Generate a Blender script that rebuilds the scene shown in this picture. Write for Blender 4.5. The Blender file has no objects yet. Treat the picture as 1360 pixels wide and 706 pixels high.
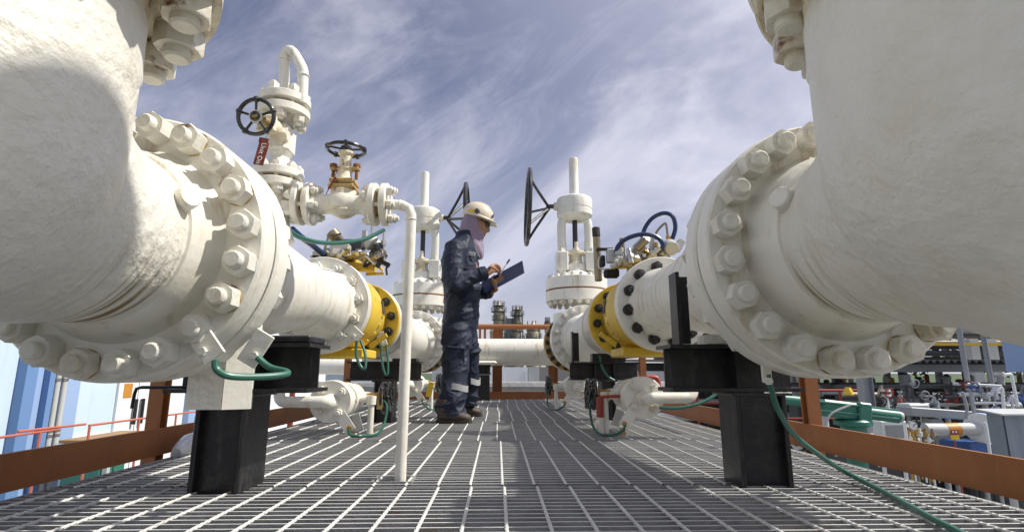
import bpy, math, random
from mathutils import Vector, Matrix, Quaternion, noise as mnoise
random.seed(7)
sc = bpy.context.scene
col = sc.collection
PI = math.pi
R = math.radians

# ------------------------------------------------------------------ camera, sky, sun, exposure
CAM = Vector((0, 0, .345)); PITCH = .1961; YAW = .0264; FPX = 709.8
cd = bpy.data.cameras.new('camera'); cam = bpy.data.objects.new('camera', cd); col.objects.link(cam)
cam.location = CAM
cam.rotation_euler = (PI/2 + PITCH, 0, -YAW)
cd.sensor_width = 36; cd.lens = 36*FPX/1360; cd.clip_start = .02; cd.clip_end = 2000
sc.camera = cam

SUN_EL = R(50); SUN_AZ = R(92)            # azimuth clockwise from +Y (so 90 = +X)
to_sun = Vector((math.sin(SUN_AZ)*math.cos(SUN_EL), math.cos(SUN_AZ)*math.cos(SUN_EL), math.sin(SUN_EL)))
sl = bpy.data.lights.new('sun', 'SUN'); sl.energy = 4.0; sl.angle = R(1.1); sl.color = (1, .95, .86)
so = bpy.data.objects.new('sun', sl); col.objects.link(so)
so.rotation_euler = to_sun.to_track_quat('Z', 'Y').to_euler(); so.location = (6, -3, 9)

w = bpy.data.worlds.new('World'); sc.world = w; w.use_nodes = True
nt = w.node_tree; nt.nodes.clear()
def N(t, typ, **kw):
    n = t.nodes.new(typ)
    for k, v in kw.items(): setattr(n, k, v)
    return n
sky = N(nt, 'ShaderNodeTexSky', sky_type='NISHITA', sun_disc=False)
sky.sun_elevation = SUN_EL; sky.sun_rotation = SUN_AZ; sky.altitude = 0; sky.air_density = 1.0; sky.dust_density = .7; sky.ozone_density = 3.0
tc = N(nt, 'ShaderNodeTexCoord'); sep = N(nt, 'ShaderNodeSeparateXYZ'); nt.links.new(tc.outputs['Generated'], sep.inputs[0])
zc = N(nt, 'ShaderNodeMath', operation='MAXIMUM'); nt.links.new(sep.outputs[2], zc.inputs[0]); zc.inputs[1].default_value = 0.0
za = N(nt, 'ShaderNodeMath', operation='ADD'); nt.links.new(zc.outputs[0], za.inputs[0]); za.inputs[1].default_value = .18
dx = N(nt, 'ShaderNodeMath', operation='DIVIDE'); nt.links.new(sep.outputs[0], dx.inputs[0]); nt.links.new(za.outputs[0], dx.inputs[1])
dy = N(nt, 'ShaderNodeMath', operation='DIVIDE'); nt.links.new(sep.outputs[1], dy.inputs[0]); nt.links.new(za.outputs[0], dy.inputs[1])
cmb = N(nt, 'ShaderNodeCombineXYZ'); nt.links.new(dx.outputs[0], cmb.inputs[0]); nt.links.new(dy.outputs[0], cmb.inputs[1])
def cloud(rot, scl, loc, detail, rough, dist, lo, hi, src=None):
    m = N(nt, 'ShaderNodeMapping'); nt.links.new(src or tc.outputs['Generated'], m.inputs[0])
    m.vector_type = 'TEXTURE'                                  # rotate first, then squeeze: long diagonal wisps
    m.inputs['Rotation'].default_value = tuple(R(a) for a in rot); m.inputs['Scale'].default_value = tuple(1/a for a in scl); m.inputs['Location'].default_value = loc
    n = N(nt, 'ShaderNodeTexNoise'); nt.links.new(m.outputs[0], n.inputs['Vector'])
    n.inputs['Scale'].default_value = 1; n.inputs['Detail'].default_value = detail; n.inputs['Roughness'].default_value = rough; n.inputs['Distortion'].default_value = dist
    r = N(nt, 'ShaderNodeMapRange', interpolation_type='SMOOTHSTEP'); nt.links.new(n.outputs[0], r.inputs[0])
    r.inputs[1].default_value = lo; r.inputs[2].default_value = hi
    return r.outputs[0]
c1 = cloud((0, -28, 0), (1.5, 2.0, 3.2), (.37, .5, .21), 11, .60, .5, .42, .68)      # soft cloud banks
c2 = cloud((0, -34, 12), (3.6, 4.4, 11), (.9, .33, .7), 12, .68, 1.2, .44, .82)       # fine cirrus
mx = N(nt, 'ShaderNodeMath', operation='MULTIPLY_ADD'); nt.links.new(c2, mx.inputs[0]); mx.inputs[1].default_value = .38; nt.links.new(c1, mx.inputs[2])
dt = N(nt, 'ShaderNodeVectorMath', operation='DOT_PRODUCT'); nt.links.new(tc.outputs['Generated'], dt.inputs[0]); dt.inputs[1].default_value = tuple(to_sun)   # thin cloud brightens towards the sun
glow = N(nt, 'ShaderNodeMapRange', interpolation_type='SMOOTHSTEP'); nt.links.new(dt.outputs['Value'], glow.inputs[0]); glow.inputs[1].default_value = .25; glow.inputs[2].default_value = 1.0; glow.inputs[3].default_value = 0; glow.inputs[4].default_value = .75
hz = N(nt, 'ShaderNodeMapRange'); nt.links.new(zc.outputs[0], hz.inputs[0]); hz.inputs[1].default_value = 0; hz.inputs[2].default_value = .5; hz.inputs[3].default_value = .42; hz.inputs[4].default_value = .08
mm = N(nt, 'ShaderNodeMath', operation='MULTIPLY_ADD'); nt.links.new(mx.outputs[0], mm.inputs[0]); mm.inputs[1].default_value = .60; hg = N(nt, 'ShaderNodeMath', operation='ADD'); nt.links.new(hz.outputs[0], hg.inputs[0]); nt.links.new(glow.outputs[0], hg.inputs[1]); nt.links.new(hg.outputs[0], mm.inputs[2]); mm.use_clamp = True
tint = N(nt, 'ShaderNodeMix', data_type='RGBA', blend_type='MULTIPLY'); tint.inputs[0].default_value = 1
nt.links.new(sky.outputs[0], tint.inputs[6]); tint.inputs[7].default_value = (1.0, .76, .74, 1)
cm = N(nt, 'ShaderNodeMix', data_type='RGBA'); nt.links.new(mm.outputs[0], cm.inputs[0]); nt.links.new(tint.outputs[2], cm.inputs[6]); cm.inputs[7].default_value = (6.0, 6.05, 7.1, 1)
bg = N(nt, 'ShaderNodeBackground'); nt.links.new(cm.outputs[2], bg.inputs[0]); bg.inputs[1].default_value = .09
out = N(nt, 'ShaderNodeOutputWorld'); nt.links.new(bg.outputs[0], out.inputs[0])

vs = sc.view_settings; vs.view_transform = 'Standard'; vs.look = 'None'; vs.gamma = 1; vs.use_curve_mapping = False; vs.exposure = .48
sc.cycles.max_bounces = 8; sc.cycles.use_denoising = True

# ------------------------------------------------------------------ measuring helpers
cp, sp_, cy_, sy_ = math.cos(PITCH), math.sin(PITCH), math.cos(YAW), math.sin(YAW)
def ray(u, v):
    X = (u-680)/FPX; Z = -(v-353)/FPX; Y = cp-sp_*Z; z = sp_+cp*Z
    return Vector((cy_*X+sy_*Y, -sy_*X+cy_*Y, z))
def at(u, v, Y): r = ray(u, v); return CAM + r*(Y/r.y)
def atx(u, v, X): r = ray(u, v); return CAM + r*(X/r.x)
def gnd(u, v, z=0): r = ray(u, v); return CAM + r*((z-CAM.z)/r.z)

# ------------------------------------------------------------------ materials
M = {}
def pbr(name, c, rough=.5, metal=0, var=.12, vscale=5, bump=0, bscale=60, stain=None, rust=None, coat=0, spec=.5, streak=None, bdist=.01, sdir=(1, 1, .12), slo=.56, drips=0):
    m = bpy.data.materials.new(name); m.use_nodes = True; t = m.node_tree; b = t.nodes['Principled BSDF']
    g = N(t, 'ShaderNodeNewGeometry'); P = g.outputs['Position']
    n1 = N(t, 'ShaderNodeTexNoise'); t.links.new(P, n1.inputs['Vector']); n1.inputs['Scale'].default_value = vscale; n1.inputs['Detail'].default_value = 6; n1.inputs['Roughness'].default_value = .6
    mixn = N(t, 'ShaderNodeMix', data_type='RGBA'); t.links.new(n1.outputs[0], mixn.inputs[0])
    mixn.inputs[6].default_value = (*[x*(1-var) for x in c], 1); mixn.inputs[7].default_value = (*[min(.95, x*(1+var)) for x in c], 1)
    cur = mixn.outputs[2]
    def overlay(cur, colr, amt, scale, stretch, lo, hi, seed):
        mp = N(t, 'ShaderNodeMapping'); t.links.new(P, mp.inputs[0]); mp.inputs['Scale'].default_value = stretch; mp.inputs['Location'].default_value = (seed, seed*1.7, seed*.3)
        n = N(t, 'ShaderNodeTexNoise'); t.links.new(mp.outputs[0], n.inputs['Vector']); n.inputs['Scale'].default_value = scale; n.inputs['Detail'].default_value = 8; n.inputs['Roughness'].default_value = .65
        r = N(t, 'ShaderNodeMapRange'); t.links.new(n.outputs[0], r.inputs[0]); r.inputs[1].default_value = lo; r.inputs[2].default_value = hi; r.inputs[3].default_value = 0; r.inputs[4].default_value = amt
        mx = N(t, 'ShaderNodeMix', data_type='RGBA'); t.links.new(r.outputs[0], mx.inputs[0]); t.links.new(cur, mx.inputs[6]); mx.inputs[7].default_value = (*colr, 1)
        return mx.outputs[2]
    if stain: cur = overlay(cur, stain[0], stain[1], stain[2], (1, 1, 1), .5, .75, 3.1)
    if streak: cur = overlay(cur, streak[0], streak[1], streak[2], sdir, slo, slo+.14, 9.4)
    if drips:
        mp = N(t, 'ShaderNodeMapping'); t.links.new(P, mp.inputs[0]); mp.inputs['Scale'].default_value = (2.6, 58, 2.6)
        n = N(t, 'ShaderNodeTexNoise'); t.links.new(mp.outputs[0], n.inputs['Vector']); n.inputs['Scale'].default_value = 1; n.inputs['Detail'].default_value = 5; n.inputs['Distortion'].default_value = .4
        r1 = N(t, 'ShaderNodeMapRange'); t.links.new(n.outputs[0], r1.inputs[0]); r1.inputs[1].default_value = .50; r1.inputs[2].default_value = .64
        sx = N(t, 'ShaderNodeSeparateXYZ'); t.links.new(P, sx.inputs[0])
        r2 = N(t, 'ShaderNodeMapRange', interpolation_type='SMOOTHSTEP'); t.links.new(sx.outputs[1], r2.inputs[0]); r2.inputs[1].default_value = .93; r2.inputs[2].default_value = 1.16
        r3 = N(t, 'ShaderNodeMapRange', interpolation_type='SMOOTHSTEP'); t.links.new(sx.outputs[2], r3.inputs[0]); r3.inputs[1].default_value = .66; r3.inputs[2].default_value = .48
        m1 = N(t, 'ShaderNodeMath', operation='MULTIPLY'); t.links.new(r1.outputs[0], m1.inputs[0]); t.links.new(r2.outputs[0], m1.inputs[1])
        m2 = N(t, 'ShaderNodeMath', operation='MULTIPLY'); t.links.new(m1.outputs[0], m2.inputs[0]); t.links.new(r3.outputs[0], m2.inputs[1])
        m3 = N(t, 'ShaderNodeMath', operation='MULTIPLY'); t.links.new(m2.outputs[0], m3.inputs[0]); m3.inputs[1].default_value = drips
        mx = N(t, 'ShaderNodeMix', data_type='RGBA'); t.links.new(m3.outputs[0], mx.inputs[0]); t.links.new(cur, mx.inputs[6]); mx.inputs[7].default_value = (.20, .13, .035, 1); cur = mx.outputs[2]
    if rust: cur = overlay(cur, rust[0], rust[1], rust[2], (1, 1, 1), rust[3], rust[3]+.08, 5.7)
    t.links.new(cur, b.inputs['Base Color'])
    rr = N(t, 'ShaderNodeMapRange'); t.links.new(n1.outputs[0], rr.inputs[0]); rr.inputs[3].default_value = max(.05, rough-.1); rr.inputs[4].default_value = min(1, rough+.12); t.links.new(rr.outputs[0], b.inputs['Roughness'])
    b.inputs['Metallic'].default_value = metal; b.inputs['Coat Weight'].default_value = coat; b.inputs['Specular IOR Level'].default_value = spec
    if bump:
        n2 = N(t, 'ShaderNodeTexNoise'); t.links.new(P, n2.inputs['Vector']); n2.inputs['Scale'].default_value = bscale; n2.inputs['Detail'].default_value = 5; n2.inputs['Roughness'].default_value = .55
        bp = N(t, 'ShaderNodeBump'); t.links.new(n2.outputs[0], bp.inputs['Height']); bp.inputs['Strength'].default_value = bump; bp.inputs['Distance'].default_value = bdist
        t.links.new(bp.outputs[0], b.inputs['Normal'])
    M[name] = m
    return m
RUST = (.16, .055, .012)
pbr('white_paint', (.76, .745, .675), .34, var=.06, bump=.15, bscale=45, stain=((.55, .47, .29), .42, 4), streak=((.36, .24, .09), .55, 17), rust=(RUST, .85, 11, .685))
pbr('white_coat', (.76, .745, .675), .42, var=.06, vscale=9, bump=.62, bscale=28, stain=((.52, .44, .27), .50, 2.6), bdist=.015, rust=(RUST, .55, 26, .735), drips=1.0)
pbr('white_bolt', (.71, .695, .63), .38, var=.08, bump=.2, bscale=80, stain=((.5, .42, .24), .35, 14), rust=(RUST, .9, 16, .66))
pbr('chipped_bolt', (.70, .68, .60), .42, var=.1, bump=.3, bscale=80, stain=((.42, .30, .12), .7, 11), rust=(RUST, .95, 13, .60))
pbr('rusty_white', (.72, .66, .50), .5, var=.15, vscale=14, bump=.4, bscale=90, stain=((.38, .20, .05), .8, 12), rust=(RUST, .9, 20, .60))
pbr('rust', (.22, .085, .02), .8, var=.5, vscale=30, bump=.5, bscale=120)
pbr('rusty_ring', (.44, .31, .12), .6, var=.3, vscale=30, bump=.4, bscale=120, rust=(RUST, .9, 25, .52))
pbr('yellow_paint', (.68, .47, .045), .38, var=.1, bump=.2, bscale=60, stain=((.34, .20, .03), .6, 6), rust=(RUST, .85, 12, .64))
pbr('dark_bolt', (.035, .034, .032), .55, .3, var=.4, vscale=40, bump=.4, bscale=150, rust=((.20, .07, .015), .8, 18, .62))
pbr('black_paint', (.012, .012, .014), .33, var=.25, vscale=8, bump=.15, bscale=50, stain=((.06, .058, .055), .6, 22), streak=((.09, .085, .08), .5, 30))
pbr('black_rubber', (.01, .01, .01), .6, var=.2)
pbr('black_wheel', (.012, .012, .013), .28, var=.3, vscale=30, coat=.3)
pbr('brown_steel', (.30, .11, .033), .5, var=.14, vscale=4, bump=.12, bscale=70, stain=((.13, .045, .018), .5, 6), streak=((.32, .16, .06), .5, 12))
pbr('galvanised', (.32, .32, .315), .5, .35, var=.3, vscale=12, bump=.3, bscale=150, stain=((.12, .11, .10), .6, 9), rust=((.22, .13, .05), .7, 3.2, .62))
pbr('sunlit_steel', (.62, .62, .60), .45, .2, var=.25, vscale=14, bump=.3, bscale=200, stain=((.2, .18, .15), .5, 6))
pbr('rod_steel', (.66, .66, .64), .5, .1, var=.15, vscale=15, bump=.4, bscale=200, stain=((.25, .22, .18), .45, 7))
pbr('steel', (.50, .49, .46), .28, .9, var=.2, vscale=30)
pbr('tarnished', (.30, .25, .17), .35, .8, var=.4, vscale=40, rust=((.25, .12, .03), .7, 30, .6))
pbr('brass', (.50, .31, .08), .35, .85, var=.3, vscale=50)
pbr('green_hose', (.016, .10, .07), .35, var=.12, vscale=20)
pbr('pale_green_hose', (.03, .13, .092), .4, var=.12, vscale=20)
pbr('blue_hose', (.010, .030, .095), .32, var=.12, vscale=20)
pbr('red_paint', (.30, .045, .028), .45, var=.15, rust=((.5, .3, .2), .5, 20, .68))
pbr('red_tag', (.17, .024, .018), .5, var=.2, vscale=30, stain=((.6, .5, .4), .3, 40))
pbr('rail_red', (.46, .13, .085), .5, var=.12)
pbr('yellow_tag', (.75, .50, .03), .5, var=.15, vscale=30)
pbr('grey_plate', (.50, .50, .47), .5, .2, var=.15)
pbr('green_machine', (.03, .17, .125), .4, var=.12, vscale=6, bump=.1, stain=((.1, .25, .18), .4, 8))
pbr('grey_paint', (.29, .315, .33), .5, var=.12, vscale=4, stain=((.2, .19, .17), .4, 5))
pbr('pale_grey', (.46, .48, .48), .55, var=.1, vscale=3, stain=((.35, .33, .29), .4, 4))
pbr('blue_grey', (.22, .27, .32), .5, var=.12, vscale=4, stain=((.12, .12, .12), .4, 5))
pbr('dark_grey', (.06, .063, .067), .6, var=.3, vscale=3)
pbr('blue_paint', (.035, .10, .30), .4, var=.12)
pbr('wall_blue', (.28, .40, .62), .6, var=.06, vscale=2, streak=((.15, .2, .3), .3, 5))
pbr('wall_deep_blue', (.13, .24, .46), .6, var=.06, vscale=2)
pbr('wall_sky', (.52, .64, .72), .6, var=.05, vscale=2, streak=((.35, .42, .48), .4, 5))
pbr('wall_white', (.72, .75, .77), .6, var=.05, vscale=2, streak=((.5, .5, .47), .4, 5))
pbr('concrete', (.26, .26, .255), .8, var=.15, vscale=1.2, bump=.2, bscale=15, stain=((.25, .24, .22), .5, .8))
pbr('dark_ground', (.16, .16, .155), .9, var=.2, vscale=1.5, stain=((.08, .08, .075), .6, 1.2))
pbr('grass', (.05, .085, .03), .9, var=.4, vscale=2)
pbr('leaf', (.035, .06, .02), .7, var=.4, vscale=1.5)
pbr('bark', (.10, .07, .05), .9, var=.3, vscale=8)
pbr('wood', (.30, .17, .07), .6, var=.25, vscale=6)
pbr('tank_steel', (.42, .37, .28), .5, .3, var=.25, vscale=.4, rust=((.2, .11, .05), .6, .7, .55))
pbr('orange_band', (.50, .22, .03), .5, var=.1)
pbr('cloth', (.014, .021, .042), .58, var=.15, vscale=6, bump=.35, bscale=45, bdist=.012, spec=.3)
pbr('skin', (.34, .18, .10), .5, var=.1, vscale=20, bump=.1, bscale=80)
pbr('scarf', (.27, .21, .29), .8, var=.15, vscale=12, bump=.6, bscale=30, bdist=.015)
pbr('helmet_shell', (.64, .56, .43), .3, var=.08, vscale=20, coat=.4, rust=((.35, .24, .10), .6, 14, .63))
pbr('reflective', (.42, .43, .43), .4, .2, var=.15, vscale=30)
pbr('boot', (.055, .042, .033), .6, var=.25, vscale=25, bump=.3, bscale=60)
pbr('boot_sole', (.03, .026, .022), .8, var=.2)
pbr('navy_board', (.03, .055, .20), .35, var=.06)
pbr('paper', (.82, .82, .80), .7, var=.03)
pbr('glass_dark', (.01, .01, .012), .1, var=.1, coat=.5)
pbr('plastic_wrap', (.55, .57, .6), .2, .2, var=.3, vscale=20, bump=1, bscale=30)
pbr('letter_white', (.85, .85, .82), .6, var=.02)

# ------------------------------------------------------------------ mesh helpers
def frame(ax):
    z = Vector(ax).normalized()
    h = Vector((0, 0, 1)) if abs(z.z) < .9 else Vector((1, 0, 0))
    x = h.cross(z).normalized(); y = z.cross(x)
    return x, y, z
class MB:
    def __init__(s): s.v = []; s.f = []; s.mi = []; s.cur = 0
    def add(s, vs, fs):
        o = len(s.v); s.v += [Vector(a) for a in vs]
        for f in fs: s.f.append([i+o for i in f]); s.mi.append(s.cur)
    def lathe(s, prof, org, ax, n=40, caps=True):
        x, y, z = frame(ax); org = Vector(org); vs = []; fs = []
        for r, t in prof:
            for k in range(n):
                a = 2*PI*k/n; vs.append(org+z*t+(x*math.cos(a)+y*math.sin(a))*max(r, 1e-5))
        m = len(prof)
        for j in range(m-1):
            for k in range(n): fs.append((j*n+k, j*n+(k+1) % n, (j+1)*n+(k+1) % n, (j+1)*n+k))
        if caps: fs.append(list(range(n))[::-1]); fs.append([(m-1)*n+k for k in range(n)])
        s.add(vs, fs); return s
    def disc(s, r, t0, t1, org, ax, n=40, ch=.004):
        return s.lathe([(r-ch, t0), (r, t0+ch), (r, t1-ch), (r-ch, t1)], org, ax, n)
    def cyl(s, a, b, r, n=20, r2=None, ch=.0):
        a = Vector(a); b = Vector(b); L = (b-a).length; r2 = r if r2 is None else r2
        pr = [(r, 0), (r2, L)] if ch == 0 else [(r-ch, 0), (r, ch), (r2, L-ch), (r2-ch, L)]
        return s.lathe(pr, a, b-a, n)
    def box(s, c, d, rot=None, ch=0.0):
        c = Vector(c); hx, hy, hz = d[0]/2, d[1]/2, d[2]/2
        if ch <= 0:
            vs = [(i*hx, j*hy, k*hz) for i in (-1, 1) for j in (-1, 1) for k in (-1, 1)]
            fs = [(0, 1, 3, 2), (4, 6, 7, 5), (0, 4, 5, 1), (2, 3, 7, 6), (0, 2, 6, 4), (1, 5, 7, 3)]
        else:
            vs = []; fs = []
            idx = {}
            for i in (-1, 1):
                for j in (-1, 1):
                    for k in (-1, 1):
                        for a in range(3):
                            p = [i*(hx-ch), j*(hy-ch), k*(hz-ch)]; p[a] = (i*hx, j*hy, k*hz)[a]
                            idx[i, j, k, a] = len(vs); vs.append(tuple(p))
            S = (-1, 1)
            for i in S:
                fs.append([idx[i, j, k, 0] for j, k in ((-1, -1), (1, -1), (1, 1), (-1, 1))])
                fs.append([idx[j, i, k, 1] for j, k in ((-1, -1), (1, -1), (1, 1), (-1, 1))])
                fs.append([idx[j, k, i, 2] for j, k in ((-1, -1), (1, -1), (1, 1), (-1, 1))])
            for i in S:
                for j in S:
                    fs.append([idx[i, j, -1, 0], idx[i, j, 1, 0], idx[i, j, 1, 1], idx[i, j, -1, 1]])
                    fs.append([idx[i, -1, j, 0], idx[i, 1, j, 0], idx[i, 1, j, 2], idx[i, -1, j, 2]])
                    fs.append([idx[-1, i, j, 1], idx[1, i, j, 1], idx[1, i, j, 2], idx[-1, i, j, 2]])
                    for k in S: fs.append([idx[i, j, k, 0], idx[i, j, k, 1], idx[i, j, k, 2]])
        if rot is not None: vs = [rot @ Vector(p) for p in vs]
        s.add([c+Vector(p) for p in vs], fs); return s
    def tube(s, pts, r, n=10, closed=False, smooth=0, caps=True):
        P = [Vector(p) for p in pts]; rs = list(r) if isinstance(r, (list, tuple)) else [r]*len(P)
        if smooth:
            Q = []; rq = []; m = len(P)
            for i in range(m if closed else m-1):
                p0 = P[(i-1) % m] if (closed or i > 0) else P[0]; p1 = P[i]; p2 = P[(i+1) % m]; p3 = P[(i+2) % m] if (closed or i+2 < m) else P[-1]
                for k in range(smooth):
                    t = k/smooth; Q.append(.5*((2*p1)+(p2-p0)*t+(2*p0-5*p1+4*p2-p3)*t*t+(3*p1-p0-3*p2+p3)*t**3)); rq.append(rs[i]*(1-t)+rs[(i+1) % m]*t)
            if not closed: Q.append(P[-1]); rq.append(rs[-1])
            P, rs = Q, rq
        m = len(P); vs = []; fs = []; T = []
        for i in range(m):
            a = P[(i-1) % m] if (closed or i > 0) else P[i]; b = P[(i+1) % m] if (closed or i < m-1) else P[i]
            T.append((b-a).normalized())
        x, y, z = frame(T[0])
        for i in range(m):
            if i: q = T[i-1].rotation_difference(T[i]); x = q @ x
            x = (x-T[i]*x.dot(T[i])).normalized(); y = T[i].cross(x)
            for k in range(n):
                a = 2*PI*k/n; vs.append(P[i]+(x*math.cos(a)+y*math.sin(a))*rs[i])
        for i in range(m if closed else m-1):
            for k in range(n):
                j = (i+1) % m; fs.append((i*n+k, i*n+(k+1) % n, j*n+(k+1) % n, j*n+k))
        if caps and not closed: fs.append(list(range(n))[::-1]); fs.append([(m-1)*n+k for k in range(n)])
        s.add(vs, fs); return s
    def torus(s, c, ax, Rr, r, n=36, m=10):
        x, y, z = frame(ax); c = Vector(c)
        return s.tube([c+(x*math.cos(2*PI*k/n)+y*math.sin(2*PI*k/n))*Rr for k in range(n)], r, m, closed=True)
    def hexn(s, org, ax, r, h, ch=.10):
        x, y, z = frame(ax); org = Vector(org); vs = []; fs = []
        def ring(rr, t, corner):
            for k in range(12):
                a = 2*PI*k/12; q = rr if k % 2 == 0 else rr*.866
                if corner: q = min(q, rr*.93)
                vs.append(org+z*t+(x*math.cos(a)+y*math.sin(a))*q)
        ring(r, 0, False); ring(r, h*(1-ch), False); ring(r, h, True)
        for j in range(2):
            for k in range(12): fs.append((j*12+k, j*12+(k+1) % 12, (j+1)*12+(k+1) % 12, (j+1)*12+k))
        fs.append(list(range(12))[::-1]); fs.append([24+k for k in range(12)])
        s.add(vs, fs); return s
    def loft(s, secs, n=20):
        """secs: (centre, xaxis, rx, yaxis, ry)"""
        vs = []; fs = []
        for c, xa, rx, ya, ry in secs:
            c = Vector(c); xa = Vector(xa); ya = Vector(ya)
            for k in range(n):
                a = 2*PI*k/n; vs.append(c+xa*(rx*math.cos(a))+ya*(ry*math.sin(a)))
        m = len(secs)
        for j in range(m-1):
            for k in range(n): fs.append((j*n+k, j*n+(k+1) % n, (j+1)*n+(k+1) % n, (j+1)*n+k))
        fs.append(list(range(n))[::-1]); fs.append([(m-1)*n+k for k in range(n)])
        s.add(vs, fs); return s
    def poly(s, pts, ext):
        """extruded polygon: points + extrusion vector"""
        P = [Vector(p) for p in pts]; e = Vector(ext); n = len(P)
        s.add(P+[p+e for p in P], [list(range(n))[::-1], [n+k for k in range(n)]]+[(k, (k+1) % n, n+(k+1) % n, n+k) for k in range(n)]); return s
    def mesh(s, name, org=(0, 0, 0), sharp=35):
        o = Vector(org); me = bpy.data.meshes.new(name)
        me.from_pydata([tuple(a-o) for a in s.v], [], s.f); me.update()
        import bmesh
        b = bmesh.new(); b.from_mesh(me); bmesh.ops.recalc_face_normals(b, faces=b.faces); b.to_mesh(me); b.free()
        for p in me.polygons: p.use_smooth = True
        me.set_sharp_from_angle(angle=R(sharp))
        return me
    def build(s, name, mat, parent=None, loc=None, sharp=35):
        """one mesh object; vertices in world space, stored relative to the thing's base"""
        base = Vector(parent['_b']) if parent is not None else Vector(loc if loc is not None else (0, 0, 0))
        me = s.mesh(name, base, sharp)
        mats = mat if isinstance(mat, (list, tuple)) else [mat]
        for q in mats: me.materials.append(M[q])
        if len(mats) > 1:
            for p, i in zip(me.polygons, s.mi): p.material_index = i
        o = bpy.data.objects.new(name, me); col.objects.link(o)
        o['_b'] = tuple(base)
        if parent is not None: o.parent = parent
        else: o.location = base
        return o
def tag(o, label=None, cat=None, group=None, kind=None):
    for k, v in (('label', label), ('category', cat), ('group', group), ('kind', kind)):
        if v: o[k] = v
    return o
def thing(name, label, cat, loc=(0, 0, 0), group=None):
    o = bpy.data.objects.new(name, None); col.objects.link(o); o.location = loc; o['_b'] = tuple(loc); o.empty_display_size = .1
    return tag(o, label, cat, group)
def inst(name, me, parent, loc, ax, spin=0):
    o = bpy.data.objects.new(name, me); col.objects.link(o); o.parent = parent
    o.location = Vector(loc)-Vector(parent['_b']); q = Vector(ax).normalized().to_track_quat('Z', 'Y')
    o.rotation_mode = 'QUATERNION'; o.rotation_quaternion = q @ Quaternion((0, 0, 1), spin); o['_b'] = tuple(parent['_b'])
    return o
_bm = {}
def bolt_mesh(r, h, ext, sr, mat, dome=False):
    k = (r, h, ext, sr, mat, dome)
    if k not in _bm:
        b = MB(); b.lathe([(r*.94, 0), (r*.94, .003)], (0, 0, 0), (0, 0, 1), 24); b.hexn((0, 0, .003), (0, 0, 1), r, h)
        b.lathe([(sr, h*.6), (sr, h+ext-sr*.18), (sr*.8, h+ext)], (0, 0, 0), (0, 0, 1), 16)
        me = b.mesh('stud_bolt', sharp=30); me.materials.append(M[mat]); _bm[k] = me
    return _bm[k]
def washed(me):
    k = ('w', me.name)
    if k not in _bm:
        m2 = me.copy(); m2.materials.append(M['rusty_ring']); _bm[k] = m2
        if me.materials[0].name.startswith('white'): m2.materials[0] = M['chipped_bolt']
        for p in m2.polygons:
            if max(m2.vertices[i].co.z for i in p.vertices) < .0035: p.material_index = 1
    return _bm[k]
def bolts(parent, c, ax, rb, n, phase, me, jit=True):
    """a ring of stud bolts as sub-parts of a flange; axis along y or z or x"""
    x, y, z = frame(ax); c = Vector(c)
    for k in range(n):
        a = phase+2*PI*k/n
        ob = inst('stud_bolt', washed(me) if random.random() < .3 else me, parent, c+(x*math.cos(a)+y*math.sin(a))*rb, ax, random.uniform(0, PI/3))
        ob.scale = (1, 1, random.uniform(.88, 1.16))

# ------------------------------------------------------------------ large structure: ground, platform
GZ = -2.4
ORD = ['first', 'second', 'third', 'fourth', 'fifth', 'sixth', 'seventh', 'eighth', 'ninth', 'tenth', 'eleventh', 'twelfth', 'thirteenth', 'fourteenth', 'fifteenth', 'sixteenth', 'seventeenth', 'eighteenth', 'nineteenth', 'twentieth']
def sheet(name, x0, x1, y0, y1, z, mat, parent=None, kind='structure'):
    b = MB(); b.add([(x0, y0, z), (x1, y0, z), (x1, y1, z), (x0, y1, z)], [(0, 1, 2, 3)])
    o = b.build(name, mat, parent); o['kind'] = kind; return o
sheet('ground', -900, 900, -60, 1500, GZ, 'grass')
sheet('pavement', -30, 40, -8, 34, GZ+.006, 'concrete')

GX0, GX1 = -1.34, 1.335
plat = MB()
for x in (-1.30, -.45, .45, 1.30):                  # joists under the grating
    plat.box((x, 3.6, -.12), (.08, 7.6, .14))
for y in (.62, 1.736, 2.83, 3.92, 4.98, 6.05, 7.1):
    plat.box((0, y, -.12), (2.6, .07, .139))
for x in (-1.2, 1.2):
    for y in (.7, 3.9, 7.05): plat.box((x, y, (GZ-.19)/2), (.16, .16, -GZ-.19))
platform = plat.build('platform', 'dark_grey'); platform['kind'] = 'structure'
_b = MB().box((0, 0, 0), (GX1-GX0, .0065, .040)); bar = _b.mesh('bearing_bar'); bar.materials.append(M['galvanised']); bar.materials.append(M['sunlit_steel'])
for p in bar.polygons: p.material_index = 1 if p.normal.z > .5 else 0      # paler top edge: sunlight put into the steel colour
edges = [.40, .63, 1.736, 2.832, 3.922, 4.972, 6.06, 7.16]
edges = [-.15, .64, 1.736, 2.832, 3.922, 4.972, 6.06, 7.16]
offs = [.030, .022, .016, -.002, .013, .002, .02]
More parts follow.
